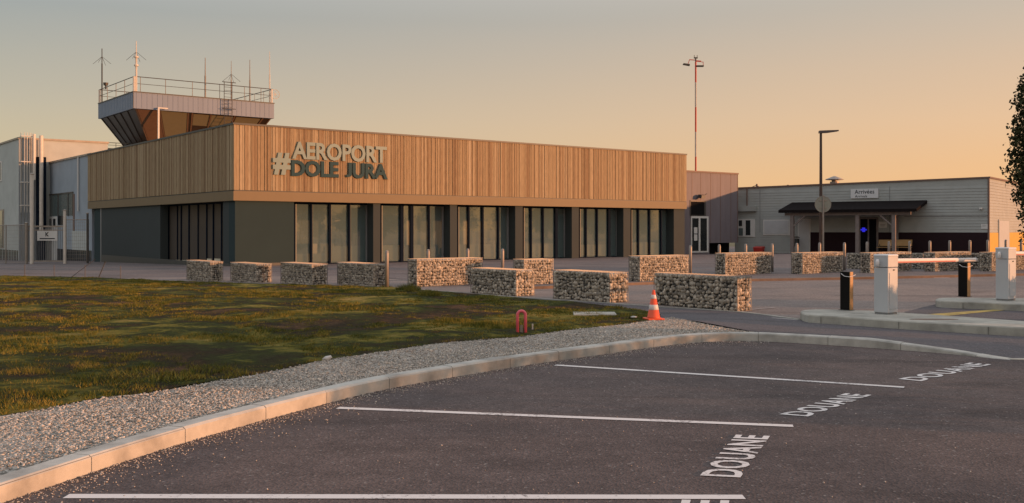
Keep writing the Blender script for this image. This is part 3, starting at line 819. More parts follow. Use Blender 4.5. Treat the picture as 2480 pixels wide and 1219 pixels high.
h = (0.010 + 0.060 * np.clip((den - 0.42) / 0.35, 0, 1)) * rng.uniform(0.5, 1.25, len(P))
V, Fc = blades(P - [0, 0, 0.012], h, rng.uniform(0.005, 0.013, len(P)) * np.maximum(1, P[:, 1] / 14), rng.uniform(0.2, 1.1, len(P)))
# taller tufts
tufts = [(1180, 785, .45, .13), (1100, 775, .35, .09), (60, 905, .30, .12), (990, 700, .35, .25), (30, 960, .45, .09), (1040, 712, .3, .18), (540, 820, .9, .07), (860, 745, .8, .10), (700, 760, .7, .08), (1230, 792, .3, .1), (300, 760, .8, .06), (1440, 780, .25, .08)]
TP = []; TH = []
for px_, py_, r_, hh in tufts:
    c = gp(px_, py_, .1); k = 900; a = rng.uniform(0, 2 * np.pi, k); rr2 = r_ * np.sqrt(rng.random(k))
    x, y = c[0] + np.cos(a) * rr2, c[1] + np.sin(a) * rr2
    TP.append(np.stack([x, y, np.array([gz(u, v_) for u, v_ in zip(x, y)]) + .07], 1)); TH.append(hh * rng.uniform(.5, 1.2, k) * (1 - .5 * rr2 / r_))
TP = np.concatenate(TP); TH = np.concatenate(TH)
V2, F2 = blades(TP, TH, rng.uniform(.006, .012, len(TP)), rng.uniform(.1, .7, len(TP)))
props(link('grass', npmesh('grass', np.concatenate([V, V2]), np.concatenate([Fc, F2 + len(V)])), M['blade']), label='rough patchy green and brown grass of the lawn left of the car park', cat='grass', kind='stuff')
# a few pale stones and the concrete slab in the grass
for (px_, py_, s_, lb) in ((792, 868, .10, 'pale flat stone where the grass meets the gravel'), (1535, 768, .07, 'small pale stone in the grass left of the traffic cone')):
    c = gp(px_, py_, .11); me = scatter_mesh('stone', np.array([[0, 0, 0.0]]), np.array([s_]), ico(), .12, .35)
    props(link('stone', me, M['pale_stone'], loc=c), lb, 'stone')
c = gp(1440, 760, .07)
props(MB().hexa([(-.42, -.3, -.05), (.40, -.34, -.05), (.42, .3, -.05), (-.40, .34, -.05)], [(-.42, -.3, .012), (.40, -.34, .012), (.42, .3, .012), (-.40, .34, .012)]).build('concrete_slab', M['concrete_dirty'], loc=(c[0], c[1], c[2]), bevel=.008), 'flat concrete slab lying in the grass between the red hoop and the cone', 'slab')
c = gp(1290, 800, .09)
props(MB().box(-.012, .012, -.012, .012, -.05, .10).build('wooden_stake', M['pale_stone'], loc=c), 'short pale stake in the grass just right of the red hoop', 'stake')

# ------------------------------------------------------------------ terminal
T = Frame(-14.6, 52.0, 38.05)
LX, LY = 35.0, 27.4
ZT, ZW, ZB = 7.31, 3.78, 3.22
term = thing('terminal_building', 'long flat airport terminal clad in vertical timber slats above charcoal walls and glazing', 'building', (T.o[0], T.o[1], 0), R(T.deg))
t = MB().box(0.1, LX - .1, 0.1, LY - .1, ZW - 0.0, ZT - .12); t.build('wall_core', M['wood_back'], term)
def slats(mb, horizontal_len, axis, fixed, rs):
    p = 0.0
    while p < horizontal_len - .02:
        w = rs.choice([.055, .07, .09, .09, .12, .16]); w = min(w, horizontal_len - p)
        d = rs.uniform(0.0, 0.035); g_ = rs.choice([.012, .018, .03])
        if axis == 'x': mb.box(p, p + w, fixed + d - .03, fixed + .098, ZW, ZT - .10)
        else: mb.box(fixed + d - .03, fixed + .098, p, p + w, ZW, ZT - .10)
        p += w + g_
s = MB(); slats(s, LX, 'x', 0.0, random.Random(5)); s.build('wood_cladding', M['wood'], term)
s = MB(); slats(s, LY, 'y', 0.0, random.Random(9)); s.build('wood_cladding', M['wood'], term)
s = MB()
s.box(LX - .1, LX, .1, LY, ZW, ZT - .1); s.box(.1, LX - .1, LY - .1, LY, ZW, ZT - .1)
s.build('rear_cladding', M['wood_back'], term)
s = MB(); s.box(-.05, LX + .02, -.05, .25, ZT - .10, ZT); s.box(-.05, .25, .25, LY + .02, ZT - .10, ZT); s.box(LX - .25, LX + .02, .25, LY + .02, ZT - .10, ZT); s.box(.25, LX - .25, LY - .25, LY + .02, ZT - .10, ZT)
s.build('roof_coping', M['trim'], term)
MB().box(.25, LX - .25, .25, LY - .25, ZT - .4, ZT - .13).build('flat_roof', M['roofing'], term)
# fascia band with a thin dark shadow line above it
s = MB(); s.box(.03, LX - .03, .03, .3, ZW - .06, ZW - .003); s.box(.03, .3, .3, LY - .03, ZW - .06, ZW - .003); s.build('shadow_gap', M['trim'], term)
s = MB(); s.box(-.02, LX, -.02, .5, ZB, ZW - .06); s.box(-.02, .5, .5, LY, ZB, ZW - .06); s.box(LX - .5, LX, .5, LY, ZB, ZW - .06)
s.build('fascia_band', M['fascia'], term)
MB().box(.5, LX - .5, .5, LY - .2, ZB + .05, ZW - .1).build('soffit', M['wall_dark'], term)
G0 = -1.0
YG = 0.85       # depth of the glazing behind the fascia
# charcoal panels of the front
a1 = T.a(712, .12)
MB().box(.12, a1, .12, YG + .1, G0, ZB).build('wall', M['wall_dark'], term)
aL = T.a(1632, .12)
MB().box(aL, LX - .08, .12, YG + .1, G0, ZB).build('wall', M['wall_slate'], term)
# slate return of the corner seen on the left face
groups = [(712, (753, 798, 845), 886, 892, 904, 921),
          (921, (972, 996, 1038), 1070, 1080, 1090, 1107),
          (1107, (1134, 1168, 1206), 1228, 1238, 1248, 1266),
          (1266, (1285, 1314, 1346), 1366, 1375, 1385, 1402),
          (1402, (1418, 1445, 1474), 1492, 1500, 1510, 1527),
          (1527, (1545, 1572, 1600), 1618, 1628, 1634, 1640)]
for gi_, (l_, mul, r_, c0, c1, c2) in enumerate(groups):
    x0 = T.a(l_, YG); x1 = T.a(c0 + 1, YG)
    wf = MB(); inn = MB()
    wf.box(x0, x1, YG - .05, YG + .05, ZB - .10, ZB - .003)
    wf.box(x0, x1, YG - .05, YG + .05, G0, 0.0 + T.g(x0, 0) + .05)
    inn.box(x0 + .05, x1 - .02, YG + .06, YG + .10, T.g(x0, 0) + .055, T.g(x0, 0) + .13)
    wf.box(x0, x0 + .07, YG - .05, YG + .05, G0, ZB - .1)
    inn.box(x0 + .07, x0 + .15, YG - .02, YG + .02, G0, ZB - .1)
    for mi, mp_ in enumerate(mul):
        xm = T.a(mp_, YG); wd = .115 if not ((gi_ == 1 and mi < 2) or (gi_ in (3, 4) and mi == 2)) else .22
        wf.box(xm - wd / 2, xm + wd / 2, YG - .09, YG + .05, G0, ZB - .1)
        inn.box(xm + wd / 2, xm + wd / 2 + .055, YG - .02, YG + .02, G0, ZB - .1)
    w_ = wf.build('window', M['mullion'], term)
    inn.build('inner_frame', M['frame_pale'], w_)
    xr = T.a(r_, YG)
    MB().box(xr, x1, YG - .03, YG + .03, G0, ZB - .1).build('reveal_panel', M['frame_grey'], w_)
    MB().quad((x0, YG + .04, G0), (xr, YG + .04, G0), (xr, YG + .04, ZB - .1), (x0, YG + .04, ZB - .1)).build('glass', M['glass'], w_)
    zl = .80 + T.g(x0, 0) + .2
    if gi_ == 0:
        xs_ = T.a(785, YG + .3)
        s = MB(); s.box(x0, xs_, YG + .3, YG + .38, G0, zl - .42); s.box(xs_, xr, YG + .3, YG + .38, G0, zl)
    else:
        s = MB(); s.box(x0 + .02, xr - (.05 if gi_ < 3 else .35), YG + .3, YG + .38, G0, zl - (.12 if gi_ == 4 else 0))
    s.build('low_panel', M['low_panel'], w_)
    if gi_ < 5:
        # protruding pier: dark flank then slate front
        b0 = T.a(c1, .12); b1 = T.a(c2, .12)
        MB().box(b0, b1, .12, YG + .1, G0, ZB - .002).build('column', M['wall_slate'], term)
# inside: floor, back wall, ceiling
s = MB(); s.box(.9, LX - .2, 7.0, 7.2, G0, ZB); s.box(LX - .3, LX - .1, YG + .3, 7.0, G0, ZB); s.box(.95, LX - .3, YG + .12, 7.0, ZB - .02, ZB + .04); s.build('interior_wall', M['interior'], term)
MB().box(.9, LX - .3, YG + .12, 7.0, G0, -.28).build('interior_floor', M['interior_floor'], term)
for q_ in ((12, 12.2, 2.5, 6.9, -.28, 2.6), (28, 28.2, 2.2, 6.9, -.28, 2.8)): MB().box(*q_).build('interior_partition', M['interior'], term)
for q_ in ((20, 23, 4, 4.8, -.28, .8), (5, 8, 4, 4.8, -.28, .85)): MB().box(*q_).build('interior_counter', M['interior'], term)
# left face: charcoal wall, then recessed slit windows, then the corner pier
bw = T.b(388, .12); bw0 = T.b(246, .12); be_ = T.b(228, .12)
MB().box(.12, .6, bw, bw0, G0, ZB).build('wall', M['wall_slate'], term)
MB().box(.14, .5, bw0 + .25, min(be_, LY - .3), G0, ZB - .003).build('wall', M['wall_dark'], term)
MB().box(.10, .5, bw0 + .003, bw0 + .24, G0, ZB - .004).build('white_strip', M['frame_grey'], term)
MB().box(.12, .9, YG + .1, T.b(540, .12), G0, ZB).build('wall', M['wall_slate'], term)
XG = .7
wf = MB(); y0 = T.b(540, XG); y1 = T.b(386, XG)
wf.box(XG - .04, XG + .05, y0, y1, ZB - .08, ZB - .003); wf.box(XG - .04, XG + .05, y0, y1, G0, -.3)
for mp_, wd in ((537, .12), (517, .14), (501, .10), (480, .08), (458, .14), (439, .12), (430, .05), (409, .10)):
    ym = T.b(mp_, XG); wf.box(XG - .04, XG + .05, ym - wd / 3, ym + wd / 3, G0, ZB - .08)
w_ = wf.build('window', M['mullion'], term)
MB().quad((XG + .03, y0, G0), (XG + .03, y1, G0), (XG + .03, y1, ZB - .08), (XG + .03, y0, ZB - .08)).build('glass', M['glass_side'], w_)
s = MB()
for p0, p1, zt in ((536, 522, .06), (515, 504, .03), (455, 444, -.15), (437, 428, -.16)):
    MB().box(XG - .02, XG + .02, T.b(p0, XG + .05), T.b(p1, XG + .05), G0, zt).build('low_panel', M['low_panel'], w_)
s = MB(); s.box(XG + .3, XG + .4, y0 + .2, y1, G0, ZB); s.build('inner_partition', M['brown_panel'], term)
s = MB(); s.box(.4, LX - .1, LY - .4, LY - .2, G0, ZB); s.box(LX - .09, LX - .02, YG + .1, LY - .4, G0, ZB); s.build('rear_wall', M['wall_dark'], term)
# plinth line
s = MB(); s.box(.10, a1, .085, .12, G0, -.10); s.box(.085, .10, .12, bw0, G0, -.12)
s.build('plinth', M['trim'], term)

# lettering on the front: a sign of its own
sg = thing('wall_sign', 'raised lettering AEROPORT DOLE JURA with a hash mark on the timber front of the terminal', 'sign', (*T.w(0, 0), 0), R(T.deg))
def wall_text(txt, pxl, pxr, pyt, pyb, name, mat, depth=.05, off=.045):
    """fit between two pixel columns; rows measured at the left column"""
    yl = -.10; x0 = T.a(pxl, yl); x1 = T.a(pxr, yl); D0 = T.D(x0, yl); z1 = zpx(pyt, D0); z0 = zpx(pyb, D0)
    me, v = text_mesh(txt, .1, off, .97)
    for i, q_ in enumerate(me.vertices):
        q_.co = (x0 + (x1 - x0) * v[i, 0], yl + .05 + depth * (v[i, 2] - 1) , z0 + (z1 - z0) * v[i, 1])
    # keep outward normals after the axis swap
    bm = bmesh.new(); bm.from_mesh(me); bmesh.ops.recalc_face_normals(bm, faces=bm.faces[:]); bm.to_mesh(me); bm.free()
    return link(name, me, M[mat], sg)
wall_text('AEROPORT', 708, 937, 342, 385, 'upper_lettering', 'sign_pale', off=.028)
wall_text('DOLE  JURA', 706, 939, 387, 427, 'lower_lettering', 'sign_teal', off=.036)
wall_text('#', 661, 704, 369, 423, 'hash_mark', 'sign_pale')

# ------------------------------------------------------------------ control tower
K = Frame((323 - 1240) / F * 85.0, 85.0, T.deg)
tw = thing('control_tower', 'airport control tower with grey parapet, slanted bronze windows and rooftop antennas behind the terminal', 'tower', (K.o[0], K.o[1], 0), R(K.deg))
TX, TY = 12.9, 10.5
zt_, zb_ = 13.5, 12.1
s = MB()
s.box(0, TX, 0, .15, zb_, zt_); s.box(0, .15, .15, TY, zb_, zt_); s.box(TX - .15, TX, .15, TY, zb_, zt_); s.box(.15, TX - .15, TY - .15, TY, zb_, zt_)
for k in range(28):
    x = .25 + k * .45
    if x < TX - .1: s.box(x, x + .05, -.018, -.001, zb_ + .05, zt_ - .05)
for k in range(22):
    y = .3 + k * .46
    if y < TY - .1: s.box(-.018, -.001, y, y + .05, zb_ + .05, zt_ - .05)
s.build('parapet', M['tower_band'], tw)
s = MB(); s.box(-.05, TX + .05, -.05, .2, zt_ + .001, zt_ + .07); s.box(-.05, .2, .2, TY, zt_ + .001, zt_ + .07); s.box(TX - .2, TX + .05, .2, TY, zt_ + .001, zt_ + .07); s.box(.2, TX - .2, TY - .2, TY + .05, zt_ + .001, zt_ + .07)
s.box(-.02, .02, -.02, .02, zb_, zt_); s.build('coping', M['rail_dark'], tw)
s = MB(); s.box(.15, TX - .15, .15, TY - .15, zb_ + .002, zb_ + .10); s.build('roof_slab', M['soffit'], tw)
ins0, ins1, zc = .25, 1.9, 9.35
lo = [(ins1, ins1, zc), (TX - ins1, ins1, zc), (TX - ins1, TY - ins1, zc), (ins1, TY - ins1, zc)]
hi = [(ins0, ins0, zb_), (TX - ins0, ins0, zb_), (TX - ins0, TY - ins0, zb_), (ins0, TY - ins0, zb_)]
MB().hexa(lo, hi).build('slanted_glazing', M['tower_glass'], tw)
def lean_bar(t_, side, w, name, mat, proud=.03, z0f=0.0, z1f=1.0):
    """panel or mullion lying on a slanted face; side 'f' front or 'l' left, t_ = 0..1 across"""
    out_ = MB()
    def pt(u, f):
        ins = ins1 + (ins0 - ins1) * f; z = zc + (zb_ - zc) * f
        if side == 'f': return (ins + (TX - 2 * ins) * u, ins - proud, z)
        return (ins - proud, ins + (TY - 2 * ins) * u, z)
    def pi(u, f):
        p = pt(u, f); return (p[0], p[1] + proud * 1.5, p[2]) if side == 'f' else (p[0] + proud * 1.5, p[1], p[2])
    u0, u1 = t_ - w / 2, t_ + w / 2
    out_.hexa([pt(u0, z0f), pt(u1, z0f), pi(u1, z0f), pi(u0, z0f)], [pt(u0, z1f), pt(u1, z1f), pi(u1, z1f), pi(u0, z1f)])
    return out_.build(name, M[mat], tw)
lean_bar(.085, 'f', .15, 'brown_panel', 'brown_panel')
lean_bar(.27, 'f', .19, 'window_blind', 'blind', .02)
for u_ in (.475, .62, .83): lean_bar(u_, 'f', .19 if u_ != .475 else .13, 'window_blind', 'blind', .015, .62, .97)
for u_ in (.0, .165, .37, .40, .54, .72, .94, 1.0): lean_bar(u_, 'f', .012, 'window_mullion', 'brown_panel', .06)
for u_ in (.0, .22, .42, .62, .82, 1.0): lean_bar(u_, 'l', .015, 'window_mullion', 'soffit', .06)
s = MB(); s.box(1.5, TX - 1.5, 1.5, TY - 1.5, zc - .28, zc - .02); s.build('base_slab', M['rail_dark'], tw)
MB().box(2.3, TX - 2.3, 2.3, TY - 2.3, -1.2, zc - .28).build('shaft', M['blue_wall'], tw)
s = MB(); xv = K.a(385, -.4); s.box(xv - .07, xv + .07, -.35, -.21, 8.6, zb_ + .1); s.box(xv - .07, xv + .8, -.35, -.21, zb_ + .1, zb_ + .2); s.build('vent_pipe', M['white_post'], tw)
# railing round the roof
rl_ = thing('x', '', '') if False else None
zr = zt_ + 1.35
s = MB()
for z_, r_ in ((zr, .035), (zt_ + .75, .022)):
    for p, q_ in (((.1, .1), (TX - .1, .1)), ((.1, .1), (.1, TY - .1)), ((.1, TY - .1), (TX - .1, TY - .1)), ((TX - .1, .1), (TX - .1, TY - .1))):
        s.tube((*p, z_), (*q_, z_), r_, n=6)
rail_o = s.build('railing', M['rail_dark'], tw)
def rpost(x, y, r=.028, mat='rail', z1=None): MB().tube((x, y, zt_ + .07), (x, y, z1 or zr), r, n=6).build('railing_post', M[mat], rail_o)
for p_ in (340, 401, 466, 532, 592, 632): rpost(K.a(p_, .1), .1)
for p_ in (302, 281, 260): rpost(.1, K.b(p_, .1))
rpost(.1, .1, .11, 'white_post'); rpost(.1, TY - .1, .10, 'white_post'); rpost(TX - .2, .1, .10, 'white_post')
for k in range(1, 5): rpost(TX * k / 5, TY - .1, .022); rpost(TX - .1, TY * k / 5, .022)
# antennas
def antenna(px_, top, bot, yl, radial=False, r=.03, collar=False, mat='rail'):
    x = K.a(px_, yl); D = K.D(x, yl); z1 = zpx(top, D); z0 = zpx(bot, D) if bot else zt_ + .1
    s = MB(); s.tube((x, yl, zt_ + .07), (x, yl, z0 + (z1 - z0) * .55), r * 1.5, n=6); s.tube((x, yl, z0 + (z1 - z0) * .55), (x, yl, z1), r, r * .6, n=6)
    if collar:
        for zz in (.28, .52): s.tube((x, yl, z0 + (z1 - z0) * zz), (x, yl, z0 + (z1 - z0) * zz + .12), .19, n=10)
    a_ = s.build('antenna', M[mat], tw)
    if radial:
        s = MB(); zc_ = z0 + (z1 - z0) * .66
        for k in range(4):
            an = R(45 + 90 * k - T.deg - 45); s.tube((x, yl, zc_ + .1), (x + .85 * math.cos(an), yl + .85 * math.sin(an), zc_ - .62), .016, n=5)
        s.build('radial_rods', M['rail_dark'], a_)
antenna(330, 100, 184, .12, True, .055, True, 'white_post')
antenna(497, 140, None, .6, False, .05)
antenna(560, 148, None, 2.5, True, .035)
antenna(605, 145, None, 3.0, False, .045)
antenna(653, 125, None, .4, False, .04, False, 'white_post')
x247 = .25; 
yb_ = K.b(247, .25)
s = MB(); D_ = K.D(.25, yb_); z1 = zpx(118, D_); s.tube((.25, yb_, zt_), (.25, yb_, z1 - 1.4), .06, n=6); s.tube((.25, yb_, z1 - 1.4), (.25, yb_, z1), .04, n=6)
s.tube((.45, yb_ - .5, zr), (.45, yb_ - .5, zr + .35), .08, n=8); s.tube((.45, yb_ - .5, zr + .35), (.45, yb_ - .5, zr + .6), .20, .24, n=10)
a_ = s.build('antenna', M['rail_dark'], tw); s = MB()
for k in range(4):
    an = R(90 * k - T.deg); s.tube((.25, yb_, z1 - .75), (.25 + .85 * math.cos(an), yb_ + .85 * math.sin(an), z1 - 1.45), .016, n=5)
s.build('radial_rods', M['rail_dark'], a_)
# ladder with back rail in front of the parapet
s = MB(); xa, xb = K.a(543, -.3), K.a(562, -.3)
for x in (xa, xb): s.tube((x, -.3, 10.6), (x, -.3, zr + .25), .03, n=6)
z_ = 10.7
while z_ < zr: s.tube((xa, -.3, z_), (xb, -.3, z_), .018, n=5); z_ += .3
for z_ in (zr + .2, zb_ + .55): s.tube((xa - .15, -.32, z_), (xb + .35, -.32, z_), .035, n=6)
s.build('ladder', M['rail_dark'], tw)
s = MB(); x = TX + .15
for k in range(10):
    t0, t1 = R(36 * k), R(36 * k + 36); s.tube((x, .1 + .0 * k, zt_ + .9), (x + .45 * math.cos(t0), .1, zt_ + .9 + .45 * math.sin(t0)), .012, n=4); s.tube((x + .45 * math.cos(t0), .1, zt_ + .9 + .45 * math.sin(t0)), (x + .45 * math.cos(t1), .1, zt_ + .9 + .45 * math.sin(t1)), .02, n=4)
s.build('wind_ring', M['rail'], tw)

# ------------------------------------------------------------------ buildings at the far left
bb = thing('blue_hall', 'pale blue panelled hall with tall grey windows between the terminal and the fence', 'building', (T.o[0], T.o[1], 0), R(T.deg))
yB0, yB1 = LY + .05, T.b(112, .3)
ZBL = 7.27
MB().box(.3, 14, yB0, yB1, -1.2, ZBL).build('wall', M['blue_wall'], bb)
s = MB(); s.box(.22, 14.05, yB0, yB1 + .05, ZBL + .001, ZBL + .14); s.build('roof_edge', M['rail'], bb)
def blue_z(py, px_): b = T.b(px_, .3); return zpx(py, T.D(.3, b))
def left_panel(pl_, pr_, pt_, pb_, name, mat, proud=.04, parent=bb, xw=.3, zref=None):
    y0, y1 = T.b(pr_, xw), T.b(pl_, xw); D = T.D(xw, (y0 + y1) / 2)
    return MB().box(xw - proud, xw - .002, y0, y1, zpx(pb_, D), zpx(pt_, D)).build(name, M[mat], parent)
w_ = left_panel(117, 178, 470, 523, 'window', 'grey_pane', .03)
for p_ in (118, 142, 166, 177.5): left_panel(p_ - 1, p_ + 1, 469, 523, 'window_frame', 'rail_dark', .06, w_)
left_panel(117, 178, 468, 471, 'window_frame', 'rail_dark', .065, w_)
d_ = left_panel(117, 139, 525, 632, 'door', 'white_frame', .05)
left_panel(120, 126.5, 530, 550, 'door_pane', 'dark_pane', .06, d_); left_panel(130, 136, 530, 550, 'door_pane', 'dark_pane', .06, d_)
left_panel(141, 155, 523, 545, 'window', 'dark_pane', .04)
left_panel(178, 181, 470, 600, 'brown_column', 'copper_trim', .05)
s = MB(); yy = T.b(189, .2)
s.tube((.2, yy, ZBL), (.2, yy, zpx(512, T.D(.2, yy))), .07, n=8); s.build('downpipe', M['white_frame'], bb)
left_panel(176, 212, 560, 606, 'white_panel', 'white_wall', .06)
s = MB(); y = yB0 + .1
while y < yB1 - .3:
    s.box(.26, .298, y, y + .25, -1.1, .12); y += .42
s.build('base_vents', M['dark_pane'], bb)
# corner light on the hall
# office wing at the very left
ow = thing('white_office_building', 'white rendered building with ribbed metal corner at the left edge of the photo', 'building', (T.o[0], T.o[1], 0), R(T.deg))
xo = T.a(45, 40.0); ZO = 9.2
MB().box(xo, 5, 40.0, 95, -1.5, ZO).build('wall', M['white_wall'], ow)
s = MB(); s.box(xo - .08, 5.1, 39.92, 95.1, ZO + .001, ZO + .15); s.build('roof_edge', M['rail'], ow)
s = MB(); xe = T.a(107, 39.9); x = xo
while x < xe - .05:
    s.box(x, x + .16, 39.90, 39.998, -1.3, ZO - .02); x += .24
s.build('ribbed_corner', M['ribbed'], ow)
def ow_panel(pl_, pr_, pt_, pb_, name, mat, proud=.05, parent=ow):
    y0, y1 = T.b(pr_, xo), T.b(pl_, xo); D = T.D(xo, (y0 + y1) / 2)
    return MB().box(xo - proud, xo - .002, y0, y1, zpx(pb_, D), zpx(pt_, D)).build(name, M[mat], parent)
w_ = ow_panel(-8, 5, 392, 440, 'window', 'white_frame'); ow_panel(-8, 3, 395, 437, 'pane', 'grey_pane', .07, w_)
w_ = ow_panel(-8, 10, 508, 600, 'window', 'rail'); ow_panel(-8, 8, 511, 598, 'pane', 'grey_pane', .08, w_)
s = MB(); yy = T.b(50, xo)
y = 40.2
while y < 52: s.box(xo - .03, xo - .002, y, y + .35, -1.1, -.05); y += .62
s.build('base_vents', M['dark_pane'], ow)
# dark duct beside the ribbed corner
s = MB(); xd0, xd1 = T.a(91, 39.3), T.a(112, 39.3); s.box(xd0, xd1, 39.3, 39.88, -1.3, zpx(380, T.D(xd0, 39.3))); s.build('dark_duct', M['mullion'], ow)
s = MB(); xt = T.a(100, 39.1); s.tube((xt, 39.1, 1), (xt, 39.1, ZO + .3), .16, n=10); s.tube((xt - .55, 39.1, 5.8), (xt - .55, 39.1, ZO + .4), .12, n=10); s.build('flue_pipe', M['white_post'], ow)
# caged ladder
s = MB(); xa, xb = T.a(50, 39.6), T.a(76, 39.6); zA, zB_ = 3.1, ZO + .5
for k in range(5):
    x = xa + (xb - xa) * k / 4; s.tube((x, 39.2 if 0 < k < 4 else 39.5, zA), (x, 39.2 if 0 < k < 4 else 39.5, zB_), .028, n=5)
for py_ in (330, 392, 442, 498):
    z_ = zpx(py_, T.D(xa, 39.4)); s.tube((xa - .05, 39.2, z_), (xb + .05, 39.2, z_), .045, n=6); s.tube((xa, 39.2, z_), (xa, 39.88, z_), .03, n=5); s.tube((xb, 39.2, z_), (xb, 39.88, z_), .03, n=5)
s.build('caged_ladder', M['white_post'], ow)
# upper storey behind
us = thing('salmon_storey', 'set back upper storey with salmon cladding and roof rail behind the pale blue hall', 'building', (T.o[0], T.o[1], 0), R(T.deg))
xA = xe + .3
MB().box(xA, 24, 44.0, 60, 5.0, 9.0).build('wall', M['tile_clad'], us)
s = MB(); x = xA + .1
while x < 23: s.box(x, x + .12, 43.95, 43.998, 6.0, 8.15); x += .5
s.box(xA, 24, 43.93, 43.999, 7.72, 7.82); s.build('ribs', M['grey_clad'], us)
s = MB(); s.box(xA - .05, 24, 43.85, 60, 9.001, 9.12); s.build('roof_edge', M['rail'], us)
s = MB(); s.tube((xA, 43.9, 9.62), (24, 43.9, 9.62), .03, n=5); s.tube((xA, 43.9, 9.4), (24, 43.9, 9.4), .02, n=5)
for k in range(10): s.tube((xA + .1 + 2.2 * k, 43.9, 9.1), (xA + .1 + 2.2 * k, 43.9, 9.62), .025, n=5)
s.build('roof_rail', M['rail'], us)

# ------------------------------------------------------------------ security fence, gate and posts at the left
def fence_run(px0, px1, D0, D1, h, label, name='mesh_fence', posts=6, mesh=.12, mat='rail', toprail=True, postr=.035, group=None, cat='fence'):
    A = Vector(((px0 - 1240) / F * D0, D0, 0)); B = Vector(((px1 - 1240) / F * D1, D1, 0)); L_ = (B - A).length; d = (B - A) / L_
    th = thing(name, label, cat, (A.x, A.y, gz(A.x, A.y)), math.atan2(d.y, d.x), group)
    dz = gz(B.x, B.y) - gz(A.x, A.y)
    s = MB(); n = int(L_ / mesh)
    for k in range(n + 1):
        x = L_ * k / n; z = dz * x / L_; s.box(x - .006, x + .006, -.004, .004, z + .05, z + h)
    z_ = .1
    while z_ < h: s.hexa([(0, .005, z_ - .006), (L_, .005, z_ + dz - .006), (L_, .013, z_ + dz - .006), (0, .013, z_ - .006)], [(0, .005, z_ + .006), (L_, .005, z_ + dz + .006), (L_, .013, z_ + dz + .006), (0, .013, z_ + .006)]); z_ += mesh * 2
    s.build('wire_mesh', M['rail'], th)
    for k in range(posts):
        x = L_ * k / max(1, posts - 1); z = dz * x / L_; MB().tube((x, -.03, z - .2), (x, -.03, z + h + .06), postr, n=8).build('post', M[mat], th)
    if toprail: MB().tube((0, -.03, h + .02), (L_, -.03, h + .02 + dz), .03, n=6).build('top_rail', M[mat], th)
    return th
hf = 2.55
fence_run(-120, 64, 71.5, 66.5, 2.6, 'tall welded mesh security fence left of the gate in front of the white building', posts=5)
fence_run(160, 214, 66.0, 66.6, 2.9, 'tall welded mesh security fence between the gate and the terminal', posts=2)
# gate
A = Vector(((67 - 1240) / F * 66, 66, 0)); Bv = Vector(((157 - 1240) / F * 66, 66, 0)); Lg = (Bv - A).length; gzA = gz(A.x, A.y)
gt = thing('sliding_gate', 'grey barred metal gate with a white notice board in the security fence', 'gate', (A.x, A.y, gzA), 0)
s = MB(); s.box(0, Lg, -.04, .04, .15, .23); s.box(0, Lg, -.04, .04, 2.45, 2.55); s.box(0, Lg, -.04, .04, 2.22, 2.28); s.build('gate_frame', M['rail'], gt)
s = MB(); x = .06
while x < Lg: s.box(x - .016, x + .016, -.015, .015, .231, 2.449); x += .14
s.build('bars', M['grey_clad'], gt)
s = MB(); s.box(.68, 2.02, -.09, -.05, 1.55, 2.2); nb = s.build('notice_board', M['white_frame'], gt)
s = MB(); s.bar((1.25, -.095, 1.83), (1.25, -.095, 2.12), .02, .07); s.bar((1.27, -.096, 1.97), (1.42, -.096, 2.12), .02, .05); s.bar((1.27, -.097, 1.98), (1.42, -.097, 1.84), .02, .05); s.box(.85, 1.85, -.1, -.092, 1.66, 1.72)
s.build('notice_print', M['mullion'], nb)
def gpost(px_, D, h, r, mat, label):
    x = (px_ - 1240) / F * D; p = thing('fence_post', label, 'post', (x, D, gz(x, D)))
    MB().tube((0, 0, -.3), (0, 0, h), r, n=10).build('post', M[mat], p); MB().lathe(0, 0, [(r * 1.25, h), (r * 1.25, h + .04), (r * .5, h + .08)], 10).build('cap', M['rail'], p)
gpost(77, 65.2, 5.9, .12, 'white_post', 'tall pale steel pole at the left side of the grey gate')
gpost(157, 65.5, 3.5, .10, 'white_post', 'pale gate post on the right side of the grey gate')
gpost(64, 65.8, 2.7, .09, 'rail', 'thick grey gate post on the left end of the mesh fence')
gpost(212, 65.8, 3.3, .07, 'rail_dark', 'dark fence post beside the left corner of the terminal')
# low wire fence along the far edge of the lawn
def low_fence():
    pts = [gp(-200, 664), gp(60, 670), gp(131, 671), gp(206, 672), gp(292, 675)]
    o = pts[0]; th = thing('wire_fence', 'thin low wire fence on posts along the far edge of the lawn', 'fence', o)
    for p in pts: MB().tube((p[0] - o[0], p[1] - o[1], p[2] - o[2] - .1), (p[0] - o[0], p[1] - o[1], p[2] - o[2] + .50), .014, n=6).build('post', M['rail_dark'], th)
    s = MB()
    for a, b in zip(pts, pts[1:]):
        for h_ in (.12, .3, .55): s.tube((a[0] - o[0], a[1] - o[1], a[2] - o[2] + h_), (b[0] - o[0], b[1] - o[1], b[2] - o[2] + h_), .004, n=4)
    s.build('wires', M['rail_dark'], th)
low_fence()
c = gp(238, 672)
lp = thing('leaning_post', 'dark post leaning to the right at the far edge of the lawn', 'post', c)
MB().tube((0, 0, -.05), (.24, .1, .62), .022, n=8).build('post', M['rail_dark'], lp); MB().box(.21, .27, .07, .13, .60, .66).build('cap', M['trim'], lp)
MB
c = gp(165, 676)
lp = thing('leaning_post', 'long pale strut slanting up to the right in front of the mesh fence', 'post', c)
MB().tube((0, 0, -.03), (.95, .3, .78), .012, n=6).build('post', M['rail_dark'], lp); MB().box(-.04, .04, -.04, .04, -.03, .02).build('foot', M['rail_dark'], lp)

